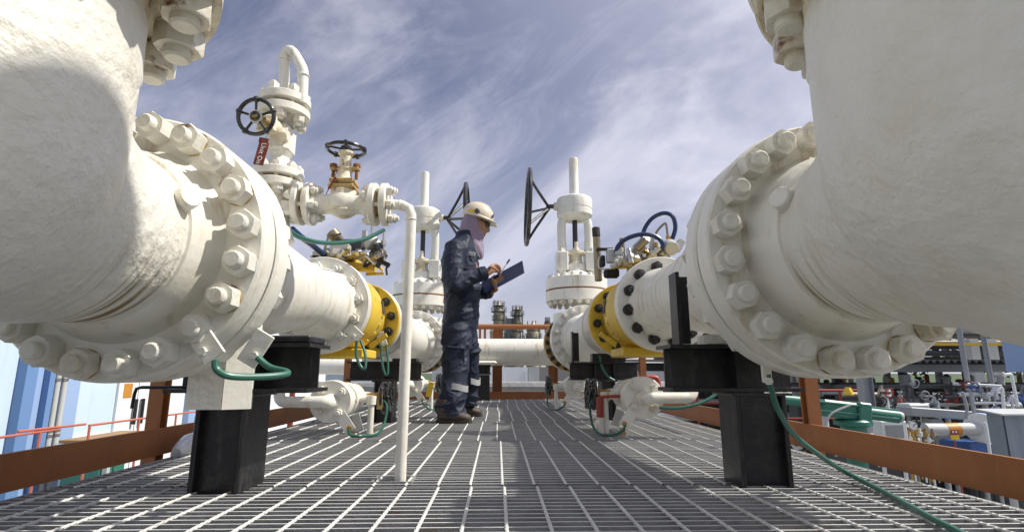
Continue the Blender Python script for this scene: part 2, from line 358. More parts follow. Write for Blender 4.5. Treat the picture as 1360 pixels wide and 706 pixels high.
for pi_ in range(len(edges)-1):
    y0, y1 = edges[pi_]+.009, edges[pi_+1]-.009
    b = MB(); b.box(((GX0+GX1)/2, y0, -.018), (GX1-GX0, .007, .040)); b.box(((GX0+GX1)/2, y1, -.018), (GX1-GX0, .007, .040))
    for x in (GX0-.004, GX1+.004): b.box((x, (y0+y1)/2, -.018), (.007, y1-y0, .042))
    pan = b.build('grating_panel', 'galvanised', platform)
    nb = int((y1-y0)/.0375)
    for k in range(1, nb):
        y = y0+(y1-y0)*k/nb
        for xa, xb in (((GX0, -.398), (-.272, GX1)) if 1.80 < y < 1.89 else ((GX0, GX1),)):   # hole round the upright pipe
            o = bpy.data.objects.new('bearing_bar', bar); col.objects.link(o); o.parent = pan
            o.location = ((xa+xb)/2, y, -.018+random.uniform(-.0008, .0008)); o.scale.x = (xb-xa)/(GX1-GX0)
    b = MB()                                         # twisted cross rod: a chain of short twists
    L = y1-y0-.01; segs = nb*2
    pts = []
    rod = MB()
    n = 6
    for j in range(segs+1):
        y = -L/2+L*j/segs; a = j*PI/2*.5
        for k in range(n):
            q = a+2*PI*k/n; rod.v.append(Vector((.0047*math.cos(q)*(1+.10*math.cos(2*q)), y, .0045*math.sin(q))))
    for j in range(segs):
        for k in range(n): rod.f.append([j*n+k, j*n+(k+1) % n, (j+1)*n+(k+1) % n, (j+1)*n+k]); rod.mi.append(0)
    rme = rod.mesh('cross_rod', sharp=20); rme.materials.append(M['rod_steel'])
    x = -1.3+offs[pi_]
    while x < GX1-.01:
        o = bpy.data.objects.new('cross_rod', rme); col.objects.link(o); o.parent = pan
        o.location = (x, (y0+y1)/2, .002); x += .1
# square cut-out frame round the drain post is its own little plate (see vent line)

# ------------------------------------------------------------------ pipe lines
LX, LZ, RX, RZ = -.935, .662, .890, .672
big = bolt_mesh(.038, .038, .022, .0215, 'white_bolt')
med = bolt_mesh(.029, .026, .018, .016, 'white_bolt')
medd = bolt_mesh(.031, .028, .020, .016, 'dark_bolt')
gat = bolt_mesh(.030, .030, .016, .018, 'white_bolt')
gatd = bolt_mesh(.030, .030, .020, .018, 'dark_bolt')
sml = bolt_mesh(.0165, .016, .012, .0095, 'white_bolt')
tin = bolt_mesh(.011, .010, .006, .006, 'white_bolt')

def sweep(path, radii, n=48):
    """circular sections on a path in the y-z plane at fixed x; returns MB"""
    b = MB(); P = [Vector(p) for p in path]; secs = []
    for i, p in enumerate(P):
        t = (P[min(i+1, len(P)-1)]-P[max(i-1, 0)]).normalized(); xa = Vector((1, 0, 0)); ya = t.cross(xa).normalized()
        secs.append((p, xa, radii[i], ya, radii[i]))
    b.loft(secs, n); return b

def elbow(X, Z, ys, phase, label, side):
    yf = ys+.062                                       # flange face towards the camera
    t = thing('pipe_elbow', label, 'pipe', (X, .76, Z-.33))
    path = []; rad = []
    y1, y0, zt = 1.235, .76 if side < 0 else .732, 1.02
    a_, b_ = y1-y0, zt-Z; ex = 2/3.4; RB = .315 if side < 0 else .352; pw = 1.6 if side < 0 else 1.42
    for k in range(0, 49):
        f = k/48*PI/2; tt = math.sin(f)**ex
        path.append((X, y1-a_*tt, Z+b_*(1-math.cos(f)**ex)))
        q = min(1, tt/.97); rad.append(.2075+(RB-.2075)*(q**pw if q < 1 else 1))
    path = [(X, y1+.004, Z)]+path; rad = [.2075]+rad
    bd = sweep(path, rad, 64)
    zq = Z+.045; bd.lathe([(RB*math.sin(PI*k/24), zq-RB*math.cos(PI*k/24)) for k in range(13)]+[(RB, zt-.15), (RB, zt)], (X, y0, 0), (0, 0, 1), 64)
    body = bd.build('elbow_body', 'white_coat', t)
    hub = MB().lathe([(.202, 0), (.2145, .004), (.2175, .010), (.226, .030), (.240, yf-y1-.012), (.252, yf-y1+.004)], (X, y1-.002, Z), (0, 1, 0), 72).build('weld_hub', 'white_paint', t)
    fl = MB().disc(.343, 0, .076, (X, yf, Z), (0, 1, 0), 96, .006).build('flange', 'white_paint', t)
    bolts(fl, (X, yf, Z), (0, -1, 0), .3016, 20, phase, big)
    # boss plug on the hub side facing the walkway
    d = Vector((-side*.80, -.42, .22)).normalized()
    o = Vector((X, 1.215, Z))+Vector((-side*.195, 0, .075))
    MB().cyl(o-d*.03, o+d*.034, .030, 24, .027, .003).build('boss_plug', 'white_paint', t)
    # top flange, facing down
    zf = 1.052; rb = .374
    tf = MB().lathe([(RB-.004, -.10), (RB+.004, -.03), (RB+.010, 0)], (X, y0, zf), (0, 0, 1), 64, caps=False)
    tf.disc(.432, 0, .085, (X, y0, zf), (0, 0, 1), 96, .006)
    tf = tf.build('top_flange', 'rusty_white', t)
    bolts(tf, (X, y0, zf), (0, 0, -1), rb, 20, R(9), bolt_mesh(.047, .046, .024, .027, 'chipped_bolt'))
    return t
def riser(X, label, top):
    t = thing('riser_pipe', label, 'pipe', (X, .76, 1.124))
    MB().disc(.432, 0, .085, (X, .76, 1.126), (0, 0, 1), 96, .006).build('flange', 'white_paint', t)
    MB().lathe([(.34, 1.205), (.32, 1.26), (.31, 1.30), (.305, top-.2), (.44, top-.19), (.44, top)], (X, .76, 0), (0, 0, 1), 64).build('pipe_wall', 'white_coat', t)
elbow(LX, LZ, 1.2651, 1.0897-PI*0, 'huge white pipe elbow bending up at the left edge, nearest the camera', -1)
elbow(RX, RZ, 1.2857, 2.0339, 'huge white pipe elbow bending up at the right edge, nearest the camera', 1)
riser(LX, 'upright white pipe bolted on top of the left elbow, above the frame', 2.8)
riser(RX, 'upright white pipe bolted on top of the right elbow, above the frame', 2.08)

def reducer(X, Z, Z2, ys, dark, label, side):
    y = ys+.062+.076+.018
    t = thing('reducer_spool', label, 'pipe', (X, y, Z-.345))
    gk = MB().lathe([(.245, 0), (.245, .018)], (X, y-.018, Z), (0, 1, 0), 64).build('gasket', 'black_rubber', t)
    f1 = MB().disc(.343, 0, .076, (X, y, Z), (0, 1, 0), 96, .006).build('flange', 'white_paint', t)
    bolts(f1, (X, y+.076, Z), (0, 1, 0), .3016, 20, R(3), big)
    yb = 2.82                                         # face of the small flange
    pr = [(.245, .074), (.228, .10), (.213, .15), (.208, .19), (.205, .20), (.203, .55), (.196, .66), (.178, .85), (.166, .98), (.1635, 1.05), (.163, 1.20), (.172, 1.25), (.195, yb-y+.004)]
    P = []; n = 64; b = MB(); vs = []
    secs = []
    for r, tt in pr:
        s = min(1, max(0, (tt-.5)/.55)); secs.append(((X, y+tt, Z+(Z2-Z)*s), (1, 0, 0), r, (0, 0, 1), r))
    b.loft(secs, n); b.build('reducer_cone', 'white_paint', t)
    f2 = MB().disc(.256, 0, .062, (X, yb, Z2), (0, 1, 0), 72, .004).build('small_flange', 'white_paint', t)
    bolts(f2, (X, yb, Z2), (0, -1, 0), .200, 12, R(8) if side < 0 else R(10), medd if dark else med)
    # weld beads
    MB().torus((X, y+.20, Z), (0, 1, 0), .205, .004, 64, 6).build('weld_bead', 'white_paint', t)
    MB().torus((X, y+1.05, Z2), (0, 1, 0), .1645, .004, 64, 6).build('weld_bead', 'white_paint', t)
    return t
reducer(LX, LZ, .695, 1.2651, False, 'white tapered pipe between the left elbow flange and the left yellow valve', -1)
reducer(RX, RZ, .705, 1.2857, True, 'white tapered pipe between the right elbow flange and the right yellow valve', 1)

def ball_valve(X, Z, label, side):
    y = 2.888
    t = thing('ball_valve', label, 'valve', (X, 3.3, .43))
    MB().disc(.25, 0, .055, (X, y, Z), (0, 1, 0), 72, .004).build('near_flange', 'yellow_paint', t)
    MB().lathe([(.228, .05), (.232, .08), (.232, .25), (.234, .26), (.234, .40), (.226, .44), (.19, .50), (.165, .56), (.165, .80)], (X, y, Z), (0, 1, 0), 64).build('valve_body', 'yellow_paint', t)
    ff = MB().disc(.256, 0, .06, (X, 3.70, Z), (0, 1, 0), 72, .004).build('far_flange', 'yellow_paint', t)
    bolts(ff, (X, 3.70, Z), (0, -1, 0), .204, 12, R(8), medd)
    MB().box((X, 3.22, Z-.245), (.36, .34, .05), ch=.006).box((X, 3.12, Z-.20), (.10, .12, .08)).build('foot_plate', 'yellow_paint', t)
    MB().cyl((X, 3.2, Z+.2), (X, 3.2, Z+.31), .10, 32).box((X, 3.2, Z+.31), (.12, .2, .03), ch=.004).build('stem_mount', 'yellow_paint', t)
    for k, a in enumerate((-28, -14, 0, 14)):         # cast lugs and letters on the body
        q = R(a-18); d = Vector((-side*math.cos(q), 0, math.sin(q)))
        MB().box((X+d.x*.236, 3.20+.018*k, Z+d.z*.236), (.012, .03, .02), Matrix.Rotation(q*side, 3, 'Y'), .003).build('cast_mark', 'yellow_paint', t)
    q = R(8); d = Vector((-side*math.cos(q), 0, math.sin(q)))
    MB().box((X+d.x*.2365, 3.27, Z+d.z*.2365), (.006, .045, .09), Matrix.Rotation(q*side, 3, 'Y')).build('name_plate', 'dark_grey', t)
    MB().poly([(X-side*.20, 3.10, Z-.19), (X-side*.29, 3.10, Z-.13), (X-side*.30, 3.10, Z-.15), (X-side*.21, 3.10, Z-.22)], (0, .03, 0)).build('lifting_lug', 'yellow_paint', t)
    return t
ball_valve(LX, .695, 'yellow ball valve between white flanges on the left pipe', -1)
ball_valve(RX, .705, 'yellow ball valve between white flanges on the right pipe', 1)

def expander(X, Z, Z2, yg, label, side):
    t = thing('expander_spool', label, 'pipe', (X, 3.76, .43))
    MB().disc(.258, 0, .06, (X, 3.764, Z), (0, 1, 0), 72, .004).build('small_flange', 'white_paint', t)
    secs = []
    for r, y in ((.195, 3.82), (.19, 3.86), (.195, 3.93), (.218, 4.05), (.226, 4.2), (.212, 4.6), (.206, 4.9), (.205, yg-.24), (.213, yg-.20), (.222, yg-.12), (.25, yg-.02), (.26, yg+.004)):
        s = min(1, max(0, (y-3.9)/.8)); secs.append(((X, y, Z+(Z2-Z)*s), (1, 0, 0), r, (0, 0, 1), r))
    MB().loft(secs, 56).build('expander_cone', 'white_paint', t)
    MB().torus((X, 4.2, Z+(Z2-Z)*.37), (0, 1, 0), .226, .006, 56, 6).build('weld_bead', 'white_paint', t)
    f = MB().disc(.343, 0, .075, (X, yg, Z2), (0, 1, 0), 72, .005).build('large_flange', 'white_paint', t)
    bolts(f, (X, yg, Z2), (0, -1, 0), .3016, 20, R(6), gat)
    return t

def handwheel(parent, c, ax, Rr, r, hub, nsp, dish, mat='black_wheel', name='handwheel', knobs=False, phase=.3):
    c = Vector(c); x, y, z = frame(ax)
    wrim = MB().torus(c, ax, Rr, r, 40, 10)
    if knobs:
        for k in range(nsp):
            a = phase+2*PI*k/nsp; wrim.lathe([(r*.6, -r*1.6), (r*1.5, -r*.6), (r*1.5, r*.6), (r*.6, r*1.6)], c+(x*math.cos(a)+y*math.sin(a))*Rr, ax, 10)
    rim = wrim.build(name, mat, parent)
    hb = MB().lathe([(hub*.7, -hub*.7), (hub, -hub*.5), (hub, hub*.5), (hub*.7, hub*.7)], c-z*dish, ax, 20).build('hub', mat, rim)
    for k in range(nsp):
        a = phase+2*PI*k/nsp; d = x*math.cos(a)+y*math.sin(a)
        MB().tube([c-z*dish+d*hub*.8, c-z*dish*.45+d*Rr*.55, c+d*Rr*.985], r*.62, 8).build('spoke', mat, rim)
    return rim

def gate_valve(X, Z, yg, label, side, wl):
    """wl: handwheel label-free parameters"""
    y0 = yg+.08; yc = yg+.49; y1 = y0+.82
    t = thing('gate_valve', label, 'valve', (X, yc, Z-.35))
    MB().disc(.343, 0, .07, (X, y0, Z), (0, 1, 0), 72, .005).build('near_flange', 'white_paint', t)
    MB().lathe([(.25, .06), (.23, .12), (.235, .22), (.26, .30), (.26, .52), (.235, .60), (.23, .70), (.25, .76)], (X, y0, Z), (0, 1, 0), 48).lathe([(.24, -.16), (.27, 0), (.275, .12), (.265, .30)], (X, yc, Z), (0, 0, 1), 48).build('valve_body', 'white_paint', t)
    ff = MB().disc(.343, .0, .07, (X, y1-.07, Z), (0, 1, 0), 72, .005).build('far_flange', 'rusty_ring', t)
    bolts(ff, (X, y1-.07, Z), (0, -1, 0), .305, 20, 0, gatd)
    zb = Z+.43
    lo = MB().disc(.348, 0, .12, (X, yc, zb), (0, 0, 1), 72, .005).build('bonnet_lower_flange', 'white_paint', t)
    bolts(lo, (X, yc, zb), (0, 0, -1), .30, 20, .05, gat)
    MB().lathe([(.3465, 0), (.3465, .016)], (X, yc, zb+.117), (0, 0, 1), 64).build('gasket', 'rust', t)
    up = MB().disc(.348, 0, .13, (X, yc, zb+.132), (0, 0, 1), 72, .005).lathe([(.24, .13), (.20, .17), (.13, .22), (.12, .30)], (X, yc, zb+.129), (0, 0, 1), 40).build('bonnet_upper_flange', 'white_paint', t)
    bolts(up, (X, yc, zb+.259), (0, 0, 1), .30, 20, .05, gat)
    # packing box with clamp blocks, yoke arms, stem
    z0 = zb+.36
    for s in (-1, 1):
        MB().box((X+s*.165, yc-.02, z0+.10), (.13, .22, .22), ch=.012).build('clamp_block', 'white_paint', t)
        MB().tube([(X+s*.15, yc, z0+.18), (X+s*.158, yc, z0+.40), (X+s*.150, yc, z0+.58), (X+s*.10, yc, z0+.64)], [.055, .05, .05, .05], 12, smooth=4).build('yoke_arm', 'white_paint', t)
        for dyy in (-.09, .05):
            inst('clamp_bolt', gat, t, (X+s*.175, yc+dyy, z0+.21), (0, 0, 1)); inst('clamp_bolt', gat, t, (X+s*.175, yc+dyy, z0-.01), (0, 0, -1))
    MB().lathe([(.10, -.05), (.10, .06), (.07, .12), (.07, .19), (.10, .20), (.10, .23), (.05, .25)], (X, yc, z0), (0, 0, 1), 24).box((X, yc-.03, z0+.20), (.20, .10, .035), ch=.008).build('gland', 'rusty_white', t)
    MB().cyl((X, yc-.06, z0+.10), (X, yc-.06, z0+.33), .020, 12).hexn((X, yc-.06, z0+.22), (0, 0, 1), .035, .04).build('gland_bolt', 'rusty_white', t)
    MB().cyl((X, yc, z0+.1), (X, yc, z0+.72), .030, 16).build('stem', 'black_wheel', t)
    zt = z0+.63
    MB().lathe([(.13, -.03), (.19, .0), (.205, .02), (.205, .085), (.20, .09), (.20, .097), (.205, .102), (.208, .2), (.20, .225), (.17, .245), (.07, .26)], (X, yc, zt), (0, 0, 1), 48).build('gear_housing', 'white_paint', t)
    for k in range(8):
        a = 2*PI*k/8; inst('housing_bolt', tin, t, (X+.175*math.cos(a), yc+.175*math.sin(a), zt-.005), (0, 0, -1))
    MB().lathe([(.062, 0), (.062, .03), (.055, .05), (.055, .46), (.05, .485), (.03, .495)], (X, yc, zt+.25), (0, 0, 1), 24).build('stem_cover', 'white_paint', t)
    d = -side
    MB().cyl((X+d*.17, yc, zt+.14), (X+d*.245, yc, zt+.14), .052, 20, .046, .004).build('gear_shaft', 'white_paint', t)
    MB().cyl((X+d*.24, yc, zt+.14), (X+d*.33, yc, zt+.14), .026, 14).build('shaft_hub', 'black_wheel', t)
    handwheel(t, (X+d*.545, yc, zt+.13), (d, 0, .035), .435, .026, .034, 5, .235, phase=wl)
    return t
gate_valve(RX, .687, 5.50, 'tall white gate valve with black handwheel on the right pipe', 1, .5)
gate_valve(LX, .68, 5.98, 'tall white gate valve behind the worker, on the left pipe', -1, .9)
expander(RX, .705, .687, 5.50, 'white widening pipe between the right yellow valve and the right gate valve', 1)
expander(LX, .695, .68, 5.98, 'white widening pipe between the left yellow valve and the left gate valve', -1)

# cross pipe at the far end with its supports
t = thing('cross_pipe', 'white horizontal pipe crossing behind the worker at the far end', 'pipe', (-.1, 6.97, .43))
MB().cyl((-1.7, 6.97, .60), (.86, 6.97, .60), .170, 48).build('pipe_wall', 'white_paint', t)
MB().torus((.22, 6.97, .60), (1, 0, 0), .170, .003, 48, 6).build('weld_bead', 'white_paint', t)
MB().box((-.22, 6.90, .462), (.42, .30, .05), ch=.02).build('wear_pad', 'white_paint', t)
t = thing('pipe_stand', 'short black stand under the far cross pipe, right of the worker', 'support', (-.175, 6.93, 0))
MB().box((-.175, 6.93, .165), (.15, .15, .30)).box((-.175, 6.93, .008), (.2, .2, .012)).build('column', 'black_paint', t)
MB().box((-.175, 6.93, .325), (.18, .18, .014)).box((-.175, 6.93, .38), (.012, .16, .10)).box((-.175, 6.93, .38), (.16, .012, .10)).box((-.175, 6.93, .432), (.18, .18, .012)).build('saddle', 'black_paint', t)
for X, YY, lb in ((LX, 7.35, 'white pipe running on behind the left gate valve'), (RX, 7.0, 'white pipe running on behind the right gate valve')):
    t = thing('outlet_pipe', lb, 'pipe', (X, YY, .43))
    y1 = 5.50+.08+.82+.006 if X > 0 else 5.98+.08+.82+.006
    MB().disc(.343, 0, .07, (X, y1, .685), (0, 1, 0), 64, .005).build('flange', 'white_paint', t)
    MB().lathe([(.25, .06), (.21, .16), (.205, .2), (.205, .75 if X > 0 else .4), (.15, .85 if X > 0 else .5)], (X, y1, .685), (0, 1, 0), 40).build('pipe_wall', 'white_paint', t)

# ------------------------------------------------------------------ black pipe supports
def hbeam_x(b, x0, x1, yc, z0, z1, wd, tf=.012, tw=.009):
    xm = (x0+x1)/2; L = x1-x0
    b.box((xm, yc, z0+tf/2), (L, wd, tf)); b.box((xm, yc, z1-tf/2), (L, wd, tf)); b.box((xm, yc, (z0+z1)/2), (L-.002, tw, z1-z0-2*tf))
def support(xc, y0, y1, xw, bx0, bx1, z0, z1, label, grp, guides, stiff):
    ym = (y0+y1)/2
    t = thing('pipe_support', label, 'support', (xc, ym, 0))
    c = MB()
    for s in (-1, 1): c.box((xc+s*(xw/2-.007), ym, z0/2-.02), (.014, y1-y0, z0+.034), ch=.003)
    c.box((xc, y0+.035, z0/2-.02), (xw-.026, .010, z0+.03)); c.build('column', 'black_paint', t)
    MB().box((xc, ym, z0-.006), (xw+.03, y1-y0+.03, .011), ch=.003).build('cap_plate', 'black_paint', t)
    b = MB(); hbeam_x(b, bx0, bx1, ym, z0, z1, y1-y0+.02); 
    b.build('beam', 'black_paint', t)
    for x in stiff: MB().box((x, y0+.035, (z0+z1)/2), (.01, .06, z1-z0-.026)).build('stiffener', 'black_paint', t)
    for gx, gy, gh in guides:
        MB().box((gx, gy, z1+gh/2), (.012, .07, gh)).box((gx+.03, gy+.034, z1+gh/2), (.05, .010, gh-.01)).build('guide_angle', 'black_paint', t)
    return t
s1 = support(-.817, 1.65, 1.83,   .145, -.985, -.565, .285, .432, 'black steel support under the pipe beside the left elbow flange', 'g', [], [-.74])
MB().box((-.66, 1.74, .445), (.17, .15, .022), ch=.004).build('saddle_pad', 'black_paint', s1)
s2 = support(.825, 1.70, 1.84, .16, .545, .96, .285, .432, 'black steel support under the pipe beside the right elbow flange', 'g', [(.585, 1.74, .235)], [.76])
s3 = support(.815, 3.99, 4.16, .10, .54, 1.05, .288, .42, 'black steel support under the right pipe behind the yellow valve', 'g', [(.56, 4.05, .225)], [.72, .86])
s4 = support(-.80, 3.86, 4.03, .13, -1.06, -.55, .288, .42, 'black steel support under the left pipe behind the yellow valve', 'g', [], [-.8])
MB().box((-.66, 3.93, .431), (.17, .14, .02)).build('saddle_pad', 'black_paint', s4)
MB().box((.83, 1.77, .45), (.30, .10, .03)).build('saddle_pad', 'white_paint', s2)
MB().box((.83, 4.07, .452), (.25, .1, .06)).build('saddle_pad', 'black_paint', s3)
# white bent stop plate in front of the left column
t = thing('stop_plate', 'white folded steel plate hanging in front of the left black column', 'plate', (-.82, 1.60, .24))
MB().poly([(-.893, 1.60, .24), (-.791, 1.60, .24), (-.791, 1.60, .44), (-.893, 1.60, .44)], (0, .012, 0)).build('front_leaf', 'white_paint', t)
MB().poly([(-.789, 1.600, .24), (-.789, 1.612, .24), (-.7245, 1.648, .24), (-.7245, 1.636, .24)], (0, 0, .20)).build('side_leaf', 'white_paint', t)
# conduit rail with bent end, left of the support
t = thing('bracket_arm', 'thin black bracket arm under the left elbow flange', 'bracket', (-1.1, 1.7, .28))
MB().tube([(-.90, 1.70, .300), (-1.085, 1.70, .300), (-1.10, 1.70, .296), (-1.104, 1.70, .28), (-1.106, 1.70, .238)], .005, 8).build('arm', 'black_paint', t)

# ------------------------------------------------------------------ small drain valves near the deck
def drain(X, Y, Z, s, label, grp, detail=True):
    t = thing('drain_valve', label, 'valve', (X, Y, 0), grp)
    f = MB().disc(.112, 0, .034, (X, Y, Z), (0, 1, 0), 40, .004).build('end_flange', 'white_paint', t)
    bolts(f, (X, Y, Z), (0, -1, 0), .078, 4, R(40), bolt_mesh(.0225, .020, .013, .0125, 'white_bolt'))
    MB().disc(.112, 0, .034, (X, Y+.04, Z), (0, 1, 0), 40, .004).build('body_flange', 'white_paint', t)
    MB().lathe([(.075, .07), (.066, .09), (.066, .16), (.085, .17), (.085, .20)], (X, Y, Z), (0, 1, 0), 32).build('valve_body', 'white_paint', t)
    f2 = MB().disc(.098, .20, .232, (X, Y, Z), (0, 1, 0), 36, .004).disc(.098, .238, .27, (X, Y, Z), (0, 1, 0), 36, .004).build('middle_flange', 'white_paint', t)
    bolts(f2, (X, Y+.20, Z), (0, -1, 0), .082, 6, 0, tin)
    MB().lathe([(.085, .26), (.088, .30), (.088, .42), (.07, .46), (.03, .475)], (X, Y, Z), (0, 1, 0), 32).build('back_body', 'white_paint', t)
    # outlet pipe: leaves the end flange, turns outwards, turns back up to the main
    P = [(X, Y+.01, Z), (X, Y-.03, Z), (X+s*.012, Y-.048, Z), (X+s*.04, Y-.052, Z), (X+s*.215, Y-.035, Z), (X+s*.245, Y-.03, Z+.006), (X+s*.262, Y-.02, Z+.026), (X+s*.266, Y-.01, Z+.06), (X+s*.266, Y+.05, Z+.26)]
    MB().tube(P, [.042, .038, .034, .031, .029, .029, .029, .029, .029], 14, smooth=3).build('outlet_pipe', 'white_paint', t)
    # stems and wheels towards the walkway
    for k, yy in enumerate((.33, .42)):
        zz = Z+.005
        MB().cyl((X-s*.06, Y+yy, zz), (X-s*.115, Y+yy, zz), .034, 16, .028).build('bonnet', 'white_paint', t)
        MB().cyl((X-s*.11, Y+yy, zz), (X-s*.20, Y+yy, zz), .011, 10).box((X-s*.150, Y+yy, zz+.022), (.07, .018, .008)).box((X-s*.150, Y+yy, zz-.022), (.07, .018, .008)).hexn((X-s*.125, Y+yy, zz), (-s, 0, 0), .026, .014).build('stem', 'brass', t)
        handwheel(t, (X-s*.215-s*.02*k, Y+yy, zz), (-s, 0, .05), .085, .0085, .016, 5, 0, knobs=True, phase=k*.6)
    # drain stub to the deck
    MB().cyl((X-s*.165, Y+.24, -.03), (X-s*.165, Y+.24, Z-.02), .018, 14).build('drain_stub', 'white_paint', t)
    MB().cyl((X-s*.165, Y+.24, Z-.03), (X-s*.165, Y+.24, Z+.02), .028, 14).cyl((X-s*.07, Y+.24, Z), (X-s*.165, Y+.24, Z), .022, 12).build('stub_elbow', 'white_paint', t)
    # earthing lug
    lx = X-s*.06
    MB().poly([(lx-s*.02, Y-.004, Z-.045), (lx+s*.03, Y-.004, Z-.075), (lx-s*.035, Y-.004, Z-.165), (lx-s*.085, Y-.004, Z-.135)], (0, -.008, 0)).build('earth_lug', 'white_paint', t)
    MB().cyl((lx-s*.055, Y-.012, Z-.135), (lx-s*.055, Y-.03, Z-.135), .012, 10).build('lug_bolt', 'brass', t)
    if detail:
        MB().box((X-s*.125, Y+.10, Z-.115), (.045, .006, .09), Matrix.Rotation(R(20*s), 3, 'Y')).build('metal_tag', 'grey_plate', t)
        MB().box((X-s*.100, Y+.10, Z-.215), (.03, .006, .09)).build('hanging_tag', 'rusty_ring', t)
    c = tag(MB().tube([(lx-s*.055, Y-.03, Z-.14), (lx-s*.07, Y-.035, Z-.17), (lx-s*.12, Y-.02, .018), (lx-s*.17, Y+.10, .012), (lx-s*.185, Y+.23, .05), (lx-s*.18, Y+.30, .16), (lx-s*.10, Y+.36, Z)], .0075, 8, smooth=6).build('earth_cable', 'green_hose', loc=(lx, Y, 0)), 'green earth cable at the '+label.split(',')[0].replace(' by the deck', '').replace('small ', ''), 'cable')
    return t
G = None
drain(-.895, 2.97, .192, -1, 'white drain valve by the deck under the left yellow valve, nearer of two', G)
drain(.795, 2.97, .211, 1, 'white drain valve by the deck under the right yellow valve, nearer of two', G)
drain(-.80, 5.05, .235, -1, 'small white drain valve beside the worker\'s boots, further left one', G, False)
drain(.72, 4.95, .215, 1, 'small white drain valve under the right gate valve, further of two', G, False)
t = thing('valve_tag', 'rusty orange tag hanging on the drain valve left of the post', 'tag', (-.665, 3.3, .13))
MB().box((-.685, 3.22, .185), (.03, .006, .10)).build('plate', 'rusty_ring', t)
t = thing('stand_post', 'small post with red sleeve below the right drain valve', 'post', (.595, 3.19, 0))
MB().cyl((.595, 3.19, -.03), (.595, 3.19, .09), .019, 14).build('white_stub', 'white_paint', t)
MB().cyl((.595, 3.19, .09), (.595, 3.19, .205), .021, 14).cyl((.595, 3.19, .205), (.76, 3.10, .215), .009, 10).build('red_sleeve', 'red_paint', t)
t = thing('valve_tag', 'bright yellow tag hanging on the far left drain valve', 'tag', (-.55, 5.1, .17))
MB().box(at(571, 517, 5.0), (.05, .006, .13), Matrix.Rotation(R(12), 3, 'Y')).build('plate', 'yellow_tag', t)

# ------------------------------------------------------------------ vent line on the left pipe (double flanged valves)
VX, VY = -.80, 1.86
def ball(b, c, r, n=16):
    b.lathe([(r*math.sin(PI*k/8), -r*math.cos(PI*k/8)) for k in range(9)], c, (0, 0, 1), n, caps=False); return b
t = thing('vent_valve', 'white vent valve tower with loop pipe on top, above the left pipe', 'valve', (VX, VY, .86))
MB().lathe([(.075, .80), (.055, .86), (.046, .95), (.052, .99)], (VX, VY, 0), (0, 0, 1), 32).build('branch_neck', 'white_paint', t)
def flange_pair(t, c, ax, r, rb, th, n, me, gap=.012, mat='white_paint', ph=.3):
    c = Vector(c); z = Vector(ax).normalized()
    a = MB().disc(r, -gap/2-th, -gap/2, c, ax, 48, .003).build('flange', mat, t)
    b = MB().disc(r, gap/2, gap/2+th, c, ax, 48, .003).build('flange', mat, t)
    MB().lathe([(rb*.78, -gap/2), (rb*.78, gap/2)], c, ax, 32).build('gasket', 'rusty_ring', t)
    x, y, zz = frame(ax)
    for k in range(n):
        q = ph+2*PI*k/n; d = (x*math.cos(q)+y*math.sin(q))*rb
        MB().cyl(c+d-z*gap, c+d+z*gap, .008, 8).build('stud', 'rusty_white', a)
    bolts(a, c-z*(gap/2+th), -z, rb, n, -ph if False else ph, me)
    bolts(b, c+z*(gap/2+th), z, rb, n, ph, me)
smm = bolt_mesh(.0185, .017, .012, .0105, 'white_bolt')
flange_pair(t, (VX, VY, 1.022), (0, 0, 1), .089, .067, .027, 8, smm, .014)
MB().lathe([(.052, 1.052), (.040, 1.07), (.034, 1.11), (.042, 1.125)], (VX, VY, 0), (0, 0, 1), 28).build('valve_neck', 'white_paint', t)
MB().box((VX, VY, 1.178), (.082, .10, .12), ch=.018).build('valve_body', 'white_paint', t)
MB().cyl((VX+.025, VY-.045, 1.165), (VX+.025, VY-.062, 1.165), .021, 14).build('drain_plug', 'rusty_white', t)
MB().lathe([(.042, 1.236), (.036, 1.25), (.05, 1.275)], (VX, VY, 0), (0, 0, 1), 28).build('upper_neck', 'white_paint', t)
flange_pair(t, (VX, VY, 1.306), (0, 0, 1), .093, .068, .030, 6, bolt_mesh(.021, .020, .012, .012, 'white_bolt'), .016, ph=.8)
# sideways bonnet and handwheel facing the camera
hwc = at(340, 155, 1.64)
b0 = Vector((VX-.01, VY-.05, 1.205))
ax = (hwc-b0).normalized()
MB().cyl(b0, b0+ax*.06, .034, 20, .026).box(b0+ax*.07, (.065, .022, .065), ch=.006).build('bonnet', 'rusty_white', t)
MB().cyl(b0+ax*.07, b0+ax*.17, .012, 12).tube([b0+ax*.07+Vector((.022, 0, .0)), b0+ax*.15+Vector((.018, 0, .0))], .007, 8).tube([b0+ax*.07-Vector((.022, 0, .0)), b0+ax*.15-Vector((.018, 0, .0))], .007, 8).build('yoke', 'rusty_ring', t)
MB().cyl(b0+ax*.18, hwc+Vector((0, -.012, 0)), .010, 10).build('stem', 'brass', t)
handwheel(t, hwc, Vector((-.02, -1, -.15)), .058, .0068, .0165, 5, 0, knobs=True, phase=.32)
MB().lathe([(.021, -.004), (.023, 0), (.021, .006)], hwc, (0, -1, -.15), 20).build('hub_nut', 'grey_plate', t)
# loop pipe on top
lp = [at(377, 128, 1.86), at(377.5, 84, 1.86), at(378, 76, 1.86), at(381, 69, 1.86), at(386, 67.5, 1.85), at(391, 72, 1.845), at(399, 86, 1.835), at(402, 93, 1.83), at(402.5, 101, 1.83), at(401, 138, 1.83)]
MB().tube(lp, .0195, 14, smooth=3).build('loop_pipe', 'white_paint', t)
MB().torus(at(377.8, 80, 1.86), (0, 0, 1), .021, .003, 20, 6).torus(at(402.5, 101, 1.83), (0, 0, 1), .021, .003, 20, 6).build('weld_bead', 'white_paint', t)
